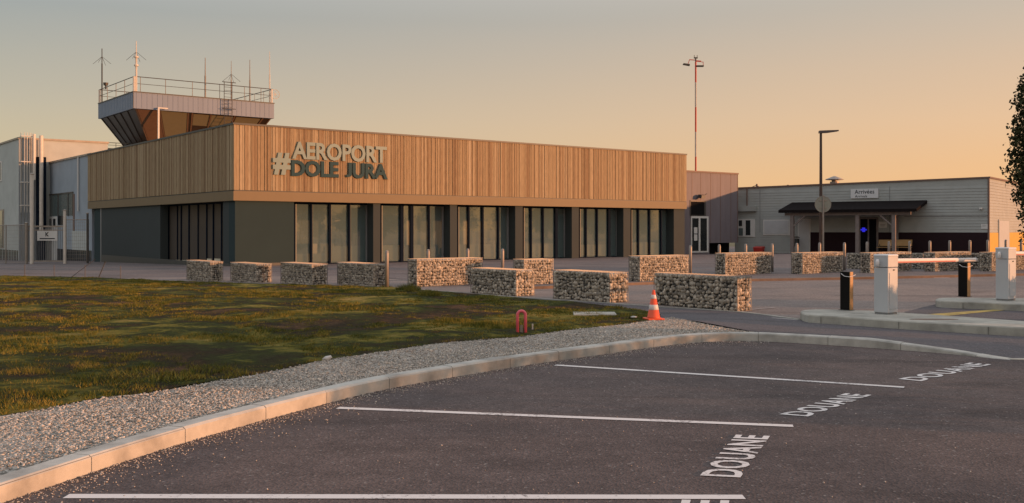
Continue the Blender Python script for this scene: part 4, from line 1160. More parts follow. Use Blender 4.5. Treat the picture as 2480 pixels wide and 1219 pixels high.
# ------------------------------------------------------------------ annex at the terminal's right end
AN = Frame((1787 - 1240) / F * 82.0, 82.0, T.deg)
an_ = thing('entrance_annex', 'dark blue grey block with a sunlit upper band at the right end of the terminal', 'building', (AN.o[0], AN.o[1], 0), R(AN.deg))
zA1 = zpx(423, 82.0)
aw = AN.a(1640, 0) 
zr_ = AN.z(588, 0)
xd = AN.a(1718, 0)
s = MB(); s.box(aw, xd, 0, 9, -1.4, zA1); s.box(xd, 0, 0, 9, zr_, zA1)
s.build('wall', M['annex'], an_)
MB().box(xd, -.01, .9, 8.9, -1.4, zr_ - .002).build('recessed_base', M['annex_dark'], an_)
s = MB(); s.box(aw - .05, .06, -.06, 9.05, zA1 + .001, zA1 + .12); s.build('roof_edge', M['copper_trim'], an_)
s = MB()
for p_ in (1676, 1697, 1721, 1745, 1770): x = AN.a(p_, 0); s.box(x - .02, x + .02, -.012, -.001, zr_, zA1 - .02)
s.build('panel_joints', M['copper_trim'], an_); MB().box(-.07, -.002, -.02, -.001, zr_, zA1 - .02).build('corner_trim', M['copper_trim'], an_)
def fr_panel(Fm, root, pl_, pr_, pt_, pb_, name, mat, proud=.05, back=.0, pl0=0.0):
    x0, x1 = Fm.a(pl_, pl0 - proud), Fm.a(pr_, pl0 - proud); D = Fm.D((x0 + x1) / 2, pl0 - proud)
    return MB().box(x0, x1, pl0 - proud, pl0 - .002 + back, zpx(pb_, D), zpx(pt_, D)).build(name, M[mat], root)
w_ = fr_panel(AN, an_, 1672, 1710, 486, 523, 'window', 'rail_dark'); fr_panel(AN, w_, 1674, 1706, 489, 521, 'pane', 'annex_dark', .07)
d_ = fr_panel(AN, an_, 1674, 1716, 524, 612, 'door', 'white_frame', .06)
fr_panel(AN, d_, 1677, 1692, 529, 608, 'door_pane', 'dark_pane', .08); fr_panel(AN, d_, 1697, 1712, 529, 608, 'door_pane', 'dark_pane', .08)
fr_panel(AN, d_, 1681, 1689, 551, 566, 'notice', 'white_frame', .09); fr_panel(AN, d_, 1681, 1689, 568, 583, 'notice', 'white_frame', .09)
x = AN.a(1700, -.3); z_ = AN.z(476, x, -.3); D_ = AN.D(x, -.3)
fl = thing('floodlight', 'small black floodlight above the white framed door of the annex', 'lamp', (*AN.w(x, -.3), z_), R(AN.deg))
MB().hexa([(-.35, -.25, -.18), (.1, -.25, -.2), (.1, .1, -.12), (-.35, .1, -.12)], [(-.3, -.25, .08), (.15, -.25, .1), (.15, .1, .15), (-.3, .1, .15)]).build('housing', M['trim'], fl)
s = MB(); s.bar((.1, .0, 0), (.45, -.1, .22), .05, .05); s.bar((-.1, .1, 0), (-.1, .31, 0), .05, .05); s.build('bracket', M['trim'], fl)

# ------------------------------------------------------------------ arrivals hall
AR = Frame((2395 - 1240) / F * 72.0, 72.0, -36.7)
ar = thing('arrivals_hall', 'low grey arrivals hall with horizontal siding and a maroon base right of the terminal', 'building', (AR.o[0], AR.o[1], 0), R(AR.deg))
xl = AR.a(1780, 0); zR_, zL_ = 5.42, 5.12
DY = 26
MB().hexa([(xl, 0, -1), (0, 0, -1), (0, DY, -1), (xl, DY, -1)], [(xl, 0, zL_), (0, 0, zR_), (0, DY, zR_), (xl, DY, zL_)]).build('wall', M['siding'], ar)
s = MB(); s.hexa([(xl, -.08, zL_ + .001), (.1, -.08, zR_ + .001), (.1, DY, zR_ + .001), (xl, DY, zL_ + .001)], [(xl, -.08, zL_ + .12), (.1, -.08, zR_ + .12), (.1, DY, zR_ + .12), (xl, DY, zL_ + .12)])
s.build('roof_edge', M['copper_trim'], ar)
# horizontal siding boards on the front and the right side
s = MB(); z_ = 2.2; zf0 = AR.z(563, AR.a(2200, 0)); z_ = zf0
while z_ < zR_ - .25:
    zl_top = min(z_ + .21, zL_ - .02)
    if z_ + .2 < zL_: s.hexa([(xl, -.035, z_), (-.06, -.035, z_), (-.06, -.001, z_), (xl, -.001, z_)], [(xl, -.012, z_ + .2), (-.06, -.012, z_ + .2), (-.06, -.001, z_ + .2), (xl, -.001, z_ + .2)])
    s.hexa([(.001, .06, z_), (.035, .06, z_), (.035, DY, z_), (.001, DY, z_)], [(.001, .06, z_ + .2), (.012, .06, z_ + .2), (.012, DY, z_ + .2), (.001, DY, z_ + .2)])
    z_ += .215
xm = AR.a(1963, 0)
z_ = zf0 - .215
while z_ > -.7:
    s.hexa([(xl, -.035, z_), (xm, -.035, z_), (xm, -.001, z_), (xl, -.001, z_)], [(xl, -.012, z_ + .2), (xm, -.012, z_ + .2), (xm, -.001, z_ + .2), (xl, -.001, z_ + .2)]); z_ -= .215
s.build('siding_boards', M['siding'], ar)
s = MB(); s.box(xm, -.08, -.06, -.002, -.8, zf0 - .01); s.build('maroon_base', M['maroon'], ar)
s = MB(); s.box(-.07, .05, -.07, .05, -.8, zR_); s.build('corner_trim', M['copper_trim'], ar)
s = MB(); x1 = AR.a(2190, 0)
for p_ in (1841, 2155): xx = AR.a(p_, 0); s.box(xx - .02, xx + .02, -.045, -.038, zf0, zL_ - .1)
s.box(x1, -.08, -.05, -.036, AR.z(524, x1 / 2) - .03, AR.z(524, x1 / 2) + .03); s.build('panel_joints', M['grey_clad'], ar)
# right side: ochre boards, yellow base, doors
bz = lambda px_: AR.b(px_, 0)
s = MB(); s.box(.002, .05, .06, DY, -.8, 1.45); s.build('yellow_base', M['yellow'], ar)
y0, y1 = bz(2416), bz(2442)
d_ = MB().box(.002, .09, y0, y1, -.8, 2.45).build('door', M['siding'], ar)
MB().box(.091, .10, y0 + .2, y1 - .2, -.7, 2.35).build('door_leaf', M['cab_grey'], d_)
# windows, shutter, doors on the front
w_ = fr_panel(AR, ar, 1786, 1828, 531, 574, 'window', 'white_frame', .08)
for a_, b_, c_, e_ in ((1789, 1797, 534, 548), (1789, 1799, 553, 571), (1806, 1817, 534, 570)): fr_panel(AR, w_, a_, b_, c_, e_, 'pane', 'dark_pane' if c_ == 534 else 'grey_pane', .10)
fr_panel(AR, ar, 1782, 1829, 499, 512, 'shutter_box', 'siding', .35)
w_ = fr_panel(AR, ar, 1848, 1913, 532, 570, 'window', 'white_frame', .07); fr_panel(AR, w_, 1851, 1910, 535, 567, 'roller_shutter', 'cab_grey', .09)
d_ = fr_panel(AR, ar, 1932, 1963, 530, 611, 'door', 'white_frame', .06); fr_panel(AR, d_, 1935, 1960, 533, 611, 'door_leaf', 'cab_grey', .09)
MB
x = AR.a(1809, -.15); MB().tube((x, -.15, AR.z(500, x)), (x, -.15, zL_), .06, n=8).build('downpipe', M['copper_trim'], ar)
d_ = fr_panel(AR, ar, 2081, 2127, 527, 611, 'entrance_door', 'timber', .07)
fr_panel(AR, d_, 2084, 2101, 531, 610, 'door_pane', 'annex_dark', .09); fr_panel(AR, d_, 2105, 2122, 531, 610, 'door_pane', 'annex_dark', .09)
fr_panel(AR, d_, 2084, 2099, 555, 558.5, 'blue_neon', 'blue_lit', .11); fr_panel(AR, d_, 2088, 2095, 551.5, 562, 'blue_neon', 'blue_lit', .12)
n1 = fr_panel(AR, ar, 2128, 2148, 537, 552, 'notice', 'white_frame', .06); fr_panel(AR, n1, 2132, 2144, 544, 545.2, 'print', 'grey_clad', .065); fr_panel(AR, n1, 2132, 2142, 547, 548.2, 'print', 'grey_clad', .065)
n1 = fr_panel(AR, ar, 2376, 2392, 543, 555, 'notice', 'white_frame', .06); fr_panel(AR, n1, 2379, 2389, 547, 548, 'print', 'grey_clad', .065)
fr_panel(AR, ar, 2371, 2378, 503, 507, 'camera', 'white_frame', .3)
# arrivals sign
x0, x1 = AR.a(2060, -.12), AR.a(2127, -.12); D_ = AR.D((x0 + x1) / 2, -.12); z0, z1 = zpx(480.5, D_), zpx(458, D_)
sa = thing('arrivals_sign', 'pale blue board lettered Arrivées and Arrivals on the grey hall above the canopy', 'sign', (*AR.w(x0, -.05), z0), R(AR.deg))
MB().box(0, x1 - x0, -.07, 0.0, 0, z1 - z0).build('board', M['cab_cap'], sa, bevel=.01)
MB().box(.02, x1 - x0 - .02, .001, .045, .05, z1 - z0 - .05).build('fixing', M['grey_clad'], sa)
def board_text(txt, u0, u1, v0, v1, name):
    me, v = text_mesh(txt, 0, .012, 1.05)
    for i, q_ in enumerate(me.vertices): q_.co = ((x1 - x0) * (u0 + (u1 - u0) * v[i, 0]), -.074, (z1 - z0) * (v0 + (v1 - v0) * v[i, 1]))
    link(name, me, M['mullion'], sa)
board_text('Arrivées', .15, .86, .48, .93, 'large_lettering'); board_text('Arrivals', .16, .60, .09, .36, 'small_lettering')
# roof items
def roof_item(px_, pyb, kind):
    x = AR.a(px_, 3.0); D = AR.D(x, 3.0); zt0 = zL_ + (zR_ - zL_) * (1 - x / xl) + .1
    s = MB()
    if kind == 'cowl':
        z1 = zpx(430, D); s.tube((x, 3, zt0 - .2), (x, 3, z1 - .35), .36, n=14); s.lathe(x, 3, [(.22, z1 - .36), (.22, z1 - .25), (.72, z1 - .2), (.72, z1 - .15), (.08, z1 + .1)], 16)
        s.build('roof_cowl', M['steel'], ar)
    else:
        z1 = zpx(pyb, D); s.tube((x, 3, zt0 - .2), (x, 3, z1), .09, n=8)
        if kind == 'stay': s.tube((x, 3, z1 - .1), (x - .9, 3, zt0), .03, n=5); s.tube((x, 3, z1 - .1), (x + .4, 3, zt0), .03, n=5)
        s.build('roof_pipe', M['copper_trim'], ar)
roof_item(2021, 0, 'cowl'); roof_item(1833, 446, 'stay'); roof_item(1908, 448, 'pipe')
# canopy: lean-to porch on timber posts
PO = 3.0
xr0 = AR.a(2246, 0); xl0 = AR.a(1885, -PO); 
cp = thing('entrance_canopy', 'dark shingled lean-to canopy on grey timber posts over the arrivals entrance', 'canopy', (AR.o[0], AR.o[1], 0), R(AR.deg))
zfw, zff = 3.90, 3.22
MB().hexa([(xl0, -PO, zff - .22), (xr0, -PO, zff - .22), (xr0, -.06, zfw - .25), (xl0, -.06, zfw - .25)], [(xl0, -PO, zff), (xr0, -PO, zff), (xr0, -.06, zfw), (xl0, -.06, zfw)]).build('canopy_roof', M['canopy'], cp)
s = MB(); s.bar((xl0 + .4, -PO + .4, zff - .33), (xr0 - .5, -PO + .4, zff - .33), .16, .22); s.build('beam', M['timber'], cp)
for p_ in (1919, 2077, 2165):
    x = AR.a(p_, -PO + .4); po = MB().box(x - .13, x + .13, -PO + .27, -PO + .53, -.8, zff - .44).build('post', M['timber'], cp)
    if p_ != 2077:
        sgn = 1 if p_ == 1919 else -1
        MB().bar((x + sgn * .1, -PO + .4, zff - 1.25), (x + sgn * 1.0, -PO + .4, zff - .45), .10, .12).build('brace', M['timber'], po)
x = AR.a(2172, -.3); MB().box(x - .1, x + .1, -.4, -.2, -.8, zfw - .3).build('post', M['timber'], cp)
# benches, bin, red box in front of the hall
def bench(px_, label):
    x = AR.a(px_, -1.2); w = AR.w(x, -1.2); b = thing('bench', label, 'bench', (*w, gz(*w)), R(AR.deg), 'wooden benches under the canopy')
    MB().box(-.7, .7, -.25, .2, .42, .47).build('seat', M['bench_wood'], b)
    MB().hexa([(-.7, .2, .55), (.7, .2, .55), (.7, .24, .55), (-.7, .24, .55)], [(-.7, .32, 1.02), (.7, .32, 1.02), (.7, .36, 1.02), (-.7, .36, 1.02)]).build('backrest', M['bench_wood'], b)
    for sx in (-.6, .6): MB().box(sx - .03, sx + .03, -.2, .15, 0, .419).build('leg', M['trim'], b); 
    s = MB(); s.box(-.62, -.58, .15, .2, .3, .7); s.box(.58, .62, .15, .2, .3, .7); s.build('bracket', M['trim'], b)
bench(2148, 'wooden bench left of the right canopy post'); bench(2183, 'wooden bench right of the right canopy post')
x = AR.a(1928, -.8); w = AR.w(x, -.8); b = thing('litter_bin', 'small dark litter bin beside the white door of the arrivals hall', 'bin', (*w, gz(*w)), R(AR.deg))
MB().tube((0, 0, 0), (0, 0, .7), .04, n=8).build('pole', M['trim'], b); MB().lathe(0, 0, [(.20, .55), (.25, .6), (.26, 1.15), (.2, 1.18)], 14).build('basket', M['trim'], b); MB().lathe(0, 0, [(.29, 1.25), (.29, 1.3), (.1, 1.36)], 14).build('lid', M['rail_dark'], b)
x = AR.a(1838, -.8); w = AR.w(x, -.8); b = thing('grit_box', 'red plastic box on the ground below the grey wall', 'box', (*w, gz(*w)), R(AR.deg))
MB().hexa([(-.34, -.22, 0), (.34, -.22, 0), (.34, .22, 0), (-.34, .22, 0)], [(-.4, -.28, .42), (.4, -.28, .42), (.4, .28, .42), (-.4, .28, .42)]).build('body', M['red_box'], b, bevel=.02)
MB().hexa([(-.42, -.3, .425), (.42, -.3, .425), (.42, .3, .425), (-.42, .3, .425)], [(-.4, -.24, .52), (.4, -.24, .52), (.4, .28, .58), (-.4, .28, .58)]).build('lid', M['red_box'], b, bevel=.02)

# ------------------------------------------------------------------ floodlight mast and street lamp
D_ = 96.0; x = tx(1685) * D_; g_ = gz(x, D_); mz = lambda py: zpx(py, D_) - g_
ms = thing('floodlight_mast', 'very tall red and white banded floodlight mast behind the terminal roof', 'mast', (x, D_, g_))
bands = [(150, 200, 'r'), (200, 260, 'w'), (260, 320, 'r'), (320, 380, 'w'), (380, 440, 'r'), (440, 500, 'w'), (500, 640, 'r')]
for a_, b_, c_ in bands: MB().tube((0, 0, max(0, mz(b_))), (0, 0, mz(a_)), .085, n=10).build('mast_section', M['red_white_red' if c_ == 'r' else 'mast_white'], ms)
s = MB(); s.tube((0, 0, mz(150)), (0, 0, mz(141)), .07, n=8); s.box(-.18, .18, -.05, .05, mz(142), mz(139)); s.tube((-.14, 0, mz(140)), (-.14, 0, mz(134)), .03, n=6); s.tube((.14, 0, mz(140)), (.14, 0, mz(134)), .03, n=6); s.build('top_bracket', M['rail_dark'], ms)
s = MB(); s.bar((0, 0, mz(146)), (-.62, 0, mz(145)), .07, .07); s.bar((-.6, 0, mz(145)), (-.75, 0, mz(155)), .06, .06); s.bar((0, 0, mz(148)), (.5, 0, mz(149)), .12, .12); s.bar((.5, 0, mz(150)), (.72, 0, mz(151)), .05, .05); s.bar((.72, 0, mz(150)), (.72, 0, mz(160)), .05, .05); s.build('arm', M['red_white_red'], ms)
MB().hexa([(-1.25, -.2, mz(157)), (-.6, -.2, mz(160)), (-.6, .2, mz(160)), (-1.25, .2, mz(157))], [(-1.2, -.2, mz(154)), (-.6, -.2, mz(156)), (-.6, .2, mz(156)), (-1.2, .2, mz(154))]).build('floodlight', M['rail_dark'], ms)
MB().box(.06, .75, -.2, .2, mz(162), mz(159)).build('floodlight', M['rail_dark'], ms)

D_ = 43.0; x = tx(1988) * D_; g_ = gz(x, D_); lz = lambda py: zpx(py, D_) - g_
lm = thing('street_lamp', 'slim dark brown street lamp with a flat head in front of the arrivals hall', 'street lamp', (x, D_, g_))
MB().tube((0, 0, 0), (0, 0, lz(322)), .085, .052, n=14).build('pole', M['pole_brown'], lm)
MB().lathe(0, 0, [(.15, 0), (.15, .04), (.09, .06), (.09, .5)], 12).build('base_plate', M['pole_brown'], lm)
MB().hexa([(-.07, -.13, lz(323)), (.30, -.15, lz(322)), (.74, -.13, lz(318.5)), (.74, .13, lz(318.5)), (.30, .15, lz(322)), (-.07, .13, lz(323))], [(-.07, -.1, lz(317)), (.30, -.13, lz(316.3)), (.74, -.12, lz(315.5)), (.74, .12, lz(315.5)), (.30, .13, lz(316.3)), (-.07, .1, lz(317))]).build('lamp_head', M['pole_brown'], lm)
D2 = 42.4; x2 = tx(1994) * D2; g2_ = gz(x2, D2)
rs = thing('round_road_sign', 'round traffic sign seen from its bare back beside the lamp pole', 'sign', (x2, D2, g2_))
zc2 = zpx(495, D2) - g2_
MB().tube((0, 0, 0), (0, 0, zc2 + .38), .032, n=10).build('post', M['steel'], rs)
s = MB(); n0 = 32; ring = [(.345 * math.cos(2 * math.pi * k / n0), .345 * math.sin(2 * math.pi * k / n0)) for k in range(n0)]
s.hexa([(a, .045, zc2 + b) for a, b in ring], [(a, .060, zc2 + b) for a, b in ring]); dk = s.build('disc', M['sign_back'], rs)
s = MB()
for dz_ in (-.16, .16): s.box(-.17, .17, .02, .044, zc2 + dz_ - .02, zc2 + dz_ + .02)
s.build('clamp', M['steel'], dk)
s = MB(); s.path([(.345 * math.cos(2 * math.pi * k / 32), .045, zc2 + .345 * math.sin(2 * math.pi * k / 32)) for k in range(33)], .012, 6); s.build('rim', M['rail'], dk)

# ------------------------------------------------------------------ gabions
GH = 0.80
def gabion(l, s_, r, by, ty, label, group, seed):
    K_ = gp(s_, by); Fm = Frame(K_[0], K_[1], T.deg)
    ax, bx = Fm.a(r, 0), Fm.b(l, 0); ax = max(.45, ax); bx = max(.45, bx)
    h = (by - ty) * K_[1] / F
    g0 = min(Fm.g(0, 0), Fm.g(ax, 0), Fm.g(0, bx))
    th = thing('gabion', label, 'gabion', (K_[0], K_[1], g0), R(T.deg), group)
    m = .055
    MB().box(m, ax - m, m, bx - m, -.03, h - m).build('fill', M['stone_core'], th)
    rs_ = np.random.default_rng(seed); C = []; Sz = []
    def face(n_u, n_v, fn):
        for i in range(n_u):
            for j in range(n_v):
                C.append(fn((i + .5 + rs_.uniform(-.3, .3)) / n_u, (j + .5 + rs_.uniform(-.3, .3)) / n_v)); Sz.append(rs_.uniform(.036, .070))
    pit = .076; nx, ny, nz = max(4, round(ax / pit)), max(4, round(bx / pit)), max(6, round(h / pit))
    q_ = .035
    face(nx, nz, lambda u, v: (u * ax, q_ + rs_.uniform(0, .035), v * h)); face(ny, nz, lambda u, v: (q_ + rs_.uniform(0, .035), u * bx, v * h))
    face(nx, nz, lambda u, v: (u * ax, bx - q_, v * h)); face(ny, nz, lambda u, v: (ax - q_, u * bx, v * h))
    face(nx, ny, lambda u, v: (u * ax, v * bx, h - q_ - rs_.uniform(0, .03)))
    C = np.array(C); C[:, 0] = np.clip(C[:, 0], .03, ax - .03); C[:, 1] = np.clip(C[:, 1], .03, bx - .03); C[:, 2] = np.clip(C[:, 2], .02, h - .03)
    me = scatter_mesh('stones', C, np.array(Sz), ico(), .22)
    v = np.zeros(len(me.vertices) * 3); me.vertices.foreach_get('co', v); v = v.reshape(-1, 3)
    v[:, 0] = np.clip(v[:, 0], 0.002, ax - .002); v[:, 1] = np.clip(v[:, 1], 0.002, bx - .002); v[:, 2] = np.clip(v[:, 2], -.02, h - .002)
    me.vertices.foreach_set('co', v.ravel()); me.update()
    link('stones', me, M['stone'], th)
    w = MB(); e = .0045 if K_[1] < 26 else .006
    stp = .10
    for k in range(int(ax / stp) + 2):
        x = min(ax, k * stp)
        w.box(x - e / 2, x + e / 2, -e, -.001, 0, h); w.box(x - e / 2, x + e / 2, bx + .001, bx + e, 0, h); w.box(x - e / 2, x + e / 2, 0, bx, h + .001, h + e)
    for k in range(int(bx / stp) + 2):
        y = min(bx, k * stp)
        w.box(-e, -.001, y - e / 2, y + e / 2, 0, h); w.box(ax + .001, ax + e, y - e / 2, y + e / 2, 0, h); w.box(0, ax, y - e / 2, y + e / 2, h + e, h + 2 * e)
    for k in range(int(h / stp) + 2):
        z = min(h, k * stp)
        w.box(0, ax, -2 * e, -e - .0005, z - e / 2, z + e / 2); w.box(-2 * e, -e - .0005, 0, bx, z - e / 2, z + e / 2)
    for (x, y) in ((0, 0), (ax, 0), (0, bx), (ax, bx)): w.box(x - e, x + e, y - e, y + e, 0, h + 3 * e)
    w.build('wire_cage', M['wire'], th)
GL, GRG = 'gabions along the far edge of the lawn', 'gabions in front of the terminal and arrivals hall'
gabs = [
 (452, 509, 540, 682, 633, 'stone filled gabion at the far edge of the lawn, leftmost of the row', GL),
 (558, 620, 658, 685.5, 638, 'second stone gabion from the left behind the lawn, below the dark corner wall', GL),
 (680, 755, 793, 691, 638, 'third stone gabion from the left behind the lawn, below the first glazing bay', GL),
 (817, 903, 942, 694, 638, 'stone gabion behind the lawn with a steel bollard at its right end', GL),
 (988, 1010, 1168, 695, 628, 'long sunlit stone gabion with two bollards rising behind it', GRG),
 (1140, 1250, 1294, 718, 654, 'shaded stone gabion overlapping the long sunlit one behind the lawn edge', GL),
 (1243, 1269, 1340, 691, 629, 'sunlit stone gabion half hidden between the two shaded gabions', GRG),
 (1340, 1476, 1521, 734, 661, 'stone gabion left of the traffic cone with a bright right end', GL),
 (1523, 1550, 1668, 683, 621, 'sunlit stone gabion behind the nearest one, right of the glazed bays', GRG),
 (1584, 1786, 1802, 755, 671, 'largest and nearest stone gabion right behind the orange cone', GL),
 (1732, 1757, 1868, 668.5, 614, 'stone gabion in front of the annex and the red box', GRG),
 (1916, 1944, 2042, 664.5, 613, 'stone gabion at the foot of the street lamp', GRG),
 (2050, 2088, 2098, 652, 614, 'small shaded gabion just right of the street lamp gabion', GRG),
 (2087, 2108, 2207, 662, 613, 'stone gabion behind the nearer barrier cabinet', GRG),
 (2207, 2236, 2246, 652, 614, 'small dark gabion behind the start of the barrier arm', GRG),
 (2238, 2265, 2352, 658.5, 612, 'stone gabion behind the middle of the white barrier arm', GRG),
 (2348, 2372, 2380, 652, 614, 'small dark gabion behind the tip of the barrier arm', GRG),
 (2372, 2402, 2498, 658, 612, 'stone gabion behind the far barrier cabinet at the right edge', GRG)]
for i_, gbb in enumerate(gabs): gabion(*gbb, seed=100 + i_)

# ------------------------------------------------------------------ bollards
bol = [(937, 29.6, 'steel bollard standing at the right end of the fourth gabion behind the lawn'),
 (1037, 33.4, 'steel bollard behind the left part of the long sunlit gabion'),
 (1133, 34.5, 'steel bollard behind the right part of the long sunlit gabion'),
 (1217, 33.2, 'steel bollard between the long sunlit gabion and the next one'),
 (1672, 37.0, 'steel bollard at the right corner of the terminal, beside a sunlit gabion'),
 (1742, 38.6, 'steel bollard in front of the annex, above the left end of its gabion'),
 (1806, 39.2, 'steel bollard just left of the red box'),
 (1870, 39.4, 'steel bollard at the right end of the gabion in front of the annex'),
 (1930, 40.0, 'steel bollard left of the street lamp, in front of the white door'),
 (1985, 40.4, 'steel bollard directly beside the street lamp pole'),
 (2045, 40.3, 'steel bollard at the right end of the street lamp gabion'),
 (2100, 41.5, 'steel bollard in front of the blue lit entrance door'),
 (2153, 42.0, 'steel bollard in front of the left bench'),
 (2203, 42.3, 'steel bollard just right of the right bench'),
 (2252, 42.6, 'steel bollard in front of the maroon wall, first right of the canopy'),
 (2300, 42.9, 'steel bollard in front of the maroon wall above the barrier arm'),
 (2349, 43.2, 'steel bollard in front of the maroon wall above the tip of the arm'),
 (2392, 43.5, 'steel bollard at the right corner of the arrivals hall'),
 (2436, 43.8, 'steel bollard behind the far barrier cabinet'),
 (2473, 44.1, 'rightmost steel bollard below the conifer')]
bp = None
for px_, D, lb in bol:
    x = tx(px_) * D; g_ = gz(x, D)
    b = thing('bollard', lb, 'bollard', (x, D, g_), 0, 'steel bollards round the forecourt')
    if bp is None:
        me1 = MB().lathe(0, 0, [(.057, 0), (.057, 1.06), (.050, 1.085)], 16).mesh('post'); me2 = MB().lathe(0, 0, [(.052, 1.0852), (.052, 1.10), (.04, 1.125), (.012, 1.135)], 16).mesh('cap'); me3 = MB().lathe(0, 0, [(.09, 0.0), (.09, .012), (.06, .016)], 16).mesh('base_ring'); bp = True
        for me in (me1, me2, me3):
            for p in me.polygons: p.use_smooth = len(p.vertices) == 4
    link('post', me1, M['steel'], b); link('cap', me2, M['steel'], b); link('base_ring', me3, M['rail_dark'], b)

# ------------------------------------------------------------------ traffic islands
def island(topf, topb, botf, name):
    """front top edge and back top edge in pixels at the island height, extruded to the ground"""
    h = .15
    A = smooth([Vector((*gp(px_, py_, h)[:2], 0)) for px_, py_ in topf], 1); B = smooth([Vector((*gp(px_, py_, h)[:2], 0)) for px_, py_ in topb], 1)
    dA = (A[-1] - A[-2]).normalized(); A.append(A[-1] + dA * 14); B.append(A[-1] + (B[-1] - A[-2]))
    # rounded nose
    ring = A + list(reversed(B)); s = MB(); n = len(ring); c = sum(ring, Vector()) / n
    def grow(p, d): 
        v = (p - c); v.z = 0; return p + v.normalized() * d
    lo_ = [grow(p, .02) for p in ring]
    s.v += [(p.x, p.y, -.03) for p in lo_] + [(p.x, p.y, h - .02) for p in lo_] + [(p.x, p.y, h) for p in ring]
    for k in range(n):
        j = (k + 1) % n
        s.f.append((k, j, n + j, n + k)); s.f.append((n + k, n + j, 2 * n + j, 2 * n + k))
    s.f.append(tuple(2 * n + k for k in range(n)))
    me = s.mesh(name); bm = bmesh.new(); bm.from_mesh(me); bmesh.ops.recalc_face_normals(bm, faces=bm.faces[:]); bm.to_mesh(me); bm.free()
    props(link(name, me, M['concrete_dirty']), kind='structure')
    # joints in the kerb face
    s = MB(); P_ = resample(A, 40); acc = 0
    for a, b in zip(P_, P_[1:]):
        acc += (b - a).length
        if acc > 1.0:
            acc = 0; t_ = (b - a).normalized(); nn_ = Vector((t_.y, -t_.x, 0)) * .026; w = t_ * .007
            s.quad((a.x - w.x + nn_.x, a.y - w.y + nn_.y, .005), (a.x + w.x + nn_.x, a.y + w.y + nn_.y, .005), (a.x + w.x + nn_.x, a.y + w.y + nn_.y, h - .02), (a.x - w.x + nn_.x, a.y - w.y + nn_.y, h - .02))
    if s.v: props(s.build('kerb_joints', M['joint']), kind='structure')
island([(1941, 755), (1948, 760), (1966, 763.5), (2050, 768), (2150, 775), (2270, 782), (2480, 793)], [(1941, 753.5), (1952, 750.5), (1985, 749), (2080, 751.5), (2180, 757), (2300, 765), (2480, 778)], None, 'traffic_island')
island([(2268, 726), (2274, 728.5), (2300, 730), (2380, 733), (2480, 737)], [(2268, 724.5), (2277, 722), (2300, 721), (2380, 721.5), (2480, 723)], None, 'traffic_island')
# drain patch on the nearer island
c0 = gp(2262, 774, .15); s = MB(); s.hexa([(.42 * math.cos(R(15 * k)), .14 * math.sin(R(15 * k)), 0) for k in range(24)], [(.42 * math.cos(R(15 * k)), .14 * math.sin(R(15 * k)), .006) for k in range(24)])
props(s.build('cover_plate', M['brown_kerb'], loc=(c0[0], c0[1], .147)), 'dark oval cover plate in the top of the nearer traffic island', 'cover plate')

# ------------------------------------------------------------------ parking barriers
def barrier(l, sp, r, by, ty, lamp_px, arm_end, label):
    K_ = gp(sp, by, .15); Fm = Frame(K_[0], K_[1], T.deg)
    ax, bx = Fm.a(r, 0), Fm.b(l, 0); h = (by - ty) * K_[1] / F; hs = h * .785
    th = thing('parking_barrier', label, 'barrier', (K_[0], K_[1], .15), R(T.deg), 'barriers on the traffic islands')
    MB().box(.012, ax - .012, .012, bx - .012, .03, hs - .008).build('cabinet', M['cab_grey'], th, bevel=.012)
    MB().box(.025, ax - .025, .025, bx - .025, 0, .028).build('base_plate', M['grey_clad'], th)
    e = .0
    hd = MB().box(.008, ax - .008, .008, bx - .008, hs, h - .012).build('head', M['cab_grey'], th, bevel=.012)
    MB().box(.0, ax, .0, bx, h - .045, h).build('lid', M['cab_cap'], th, bevel=.02)
    d_ = MB().box(ax * .52, ax * .62, -.004, .010, hs * .93, hs * .955).build('lock', M['trim'], th)
    MB().box(.06, ax - .06, .004, .011, .10, hs - .1).build('door_panel', M['cab_grey'], th)
    # lamp dome on the left
    w = Fm.a(lamp_px, bx * .4)
    MB().lathe(-.045, bx * .6, [(.015, h * .80), (.032, h * .82), (.036, h * .88), (.02, h * .92)], 12).build('lamp', M['arm_white'], th, smooth=True)
    # arm in world direction to arm_end
    st = Vector((ax + .0, .06 + bx * .25, h * .885)); ew = Vector(arm_end) - Vector((K_[0], K_[1], .15)); rm = Matrix.Rotation(-R(T.deg), 3, 'Z'); en = rm @ ew
    d = (en - st); L_ = d.length; d.normalize(); sd = d.cross(Vector((0, 0, 1))).normalized(); up = sd.cross(d)
    s = MB(); n0 = 14; prof = [(.032 * math.cos(2 * math.pi * k / n0), .046 * math.sin(2 * math.pi * k / n0)) for k in range(n0)]
    s.hexa([st - d * .10 + sd * a + up * b for a, b in prof], [en + sd * a * .9 + up * b * .9 for a, b in prof]); ao = s.build('arm', M['arm_white'], th, smooth=False)
    s = MB()
    K2 = 1
    for k in range(K2):
        p0 = st + d * L_ * (.02); p1 = st + d * L_ * (.70)
        prof2 = [(.034, -.012), (.034, -.036), (-.034, -.036), (-.034, -.012)]
        s.hexa([p0 + sd * a + up * b for a, b in prof2], [p1 + sd * a + up * b for a, b in prof2])
    s.build('red_strip', M['arm_red'], ao)
    MB().tube(en, en + d * .02, .05, n=12).build('end_cap', M['cab_grey'], ao)
    MB().tube(st - d * .02, st + d * .16, .055, n=12).build('arm_clamp', M['steel'], ao)
barrier(2114, 2151, 2177, 763, 617, 2108, (tx(2362) * 22.9, 22.9, zpx(629, 22.9)), 'grey parking barrier cabinet on the nearer island with its white arm lowered')
barrier(2409, 2443, 2463, 729.5, 600, 2400, (tx(2700) * 26.5, 26.5, 1.02), 'grey parking barrier cabinet on the farther island at the right edge')
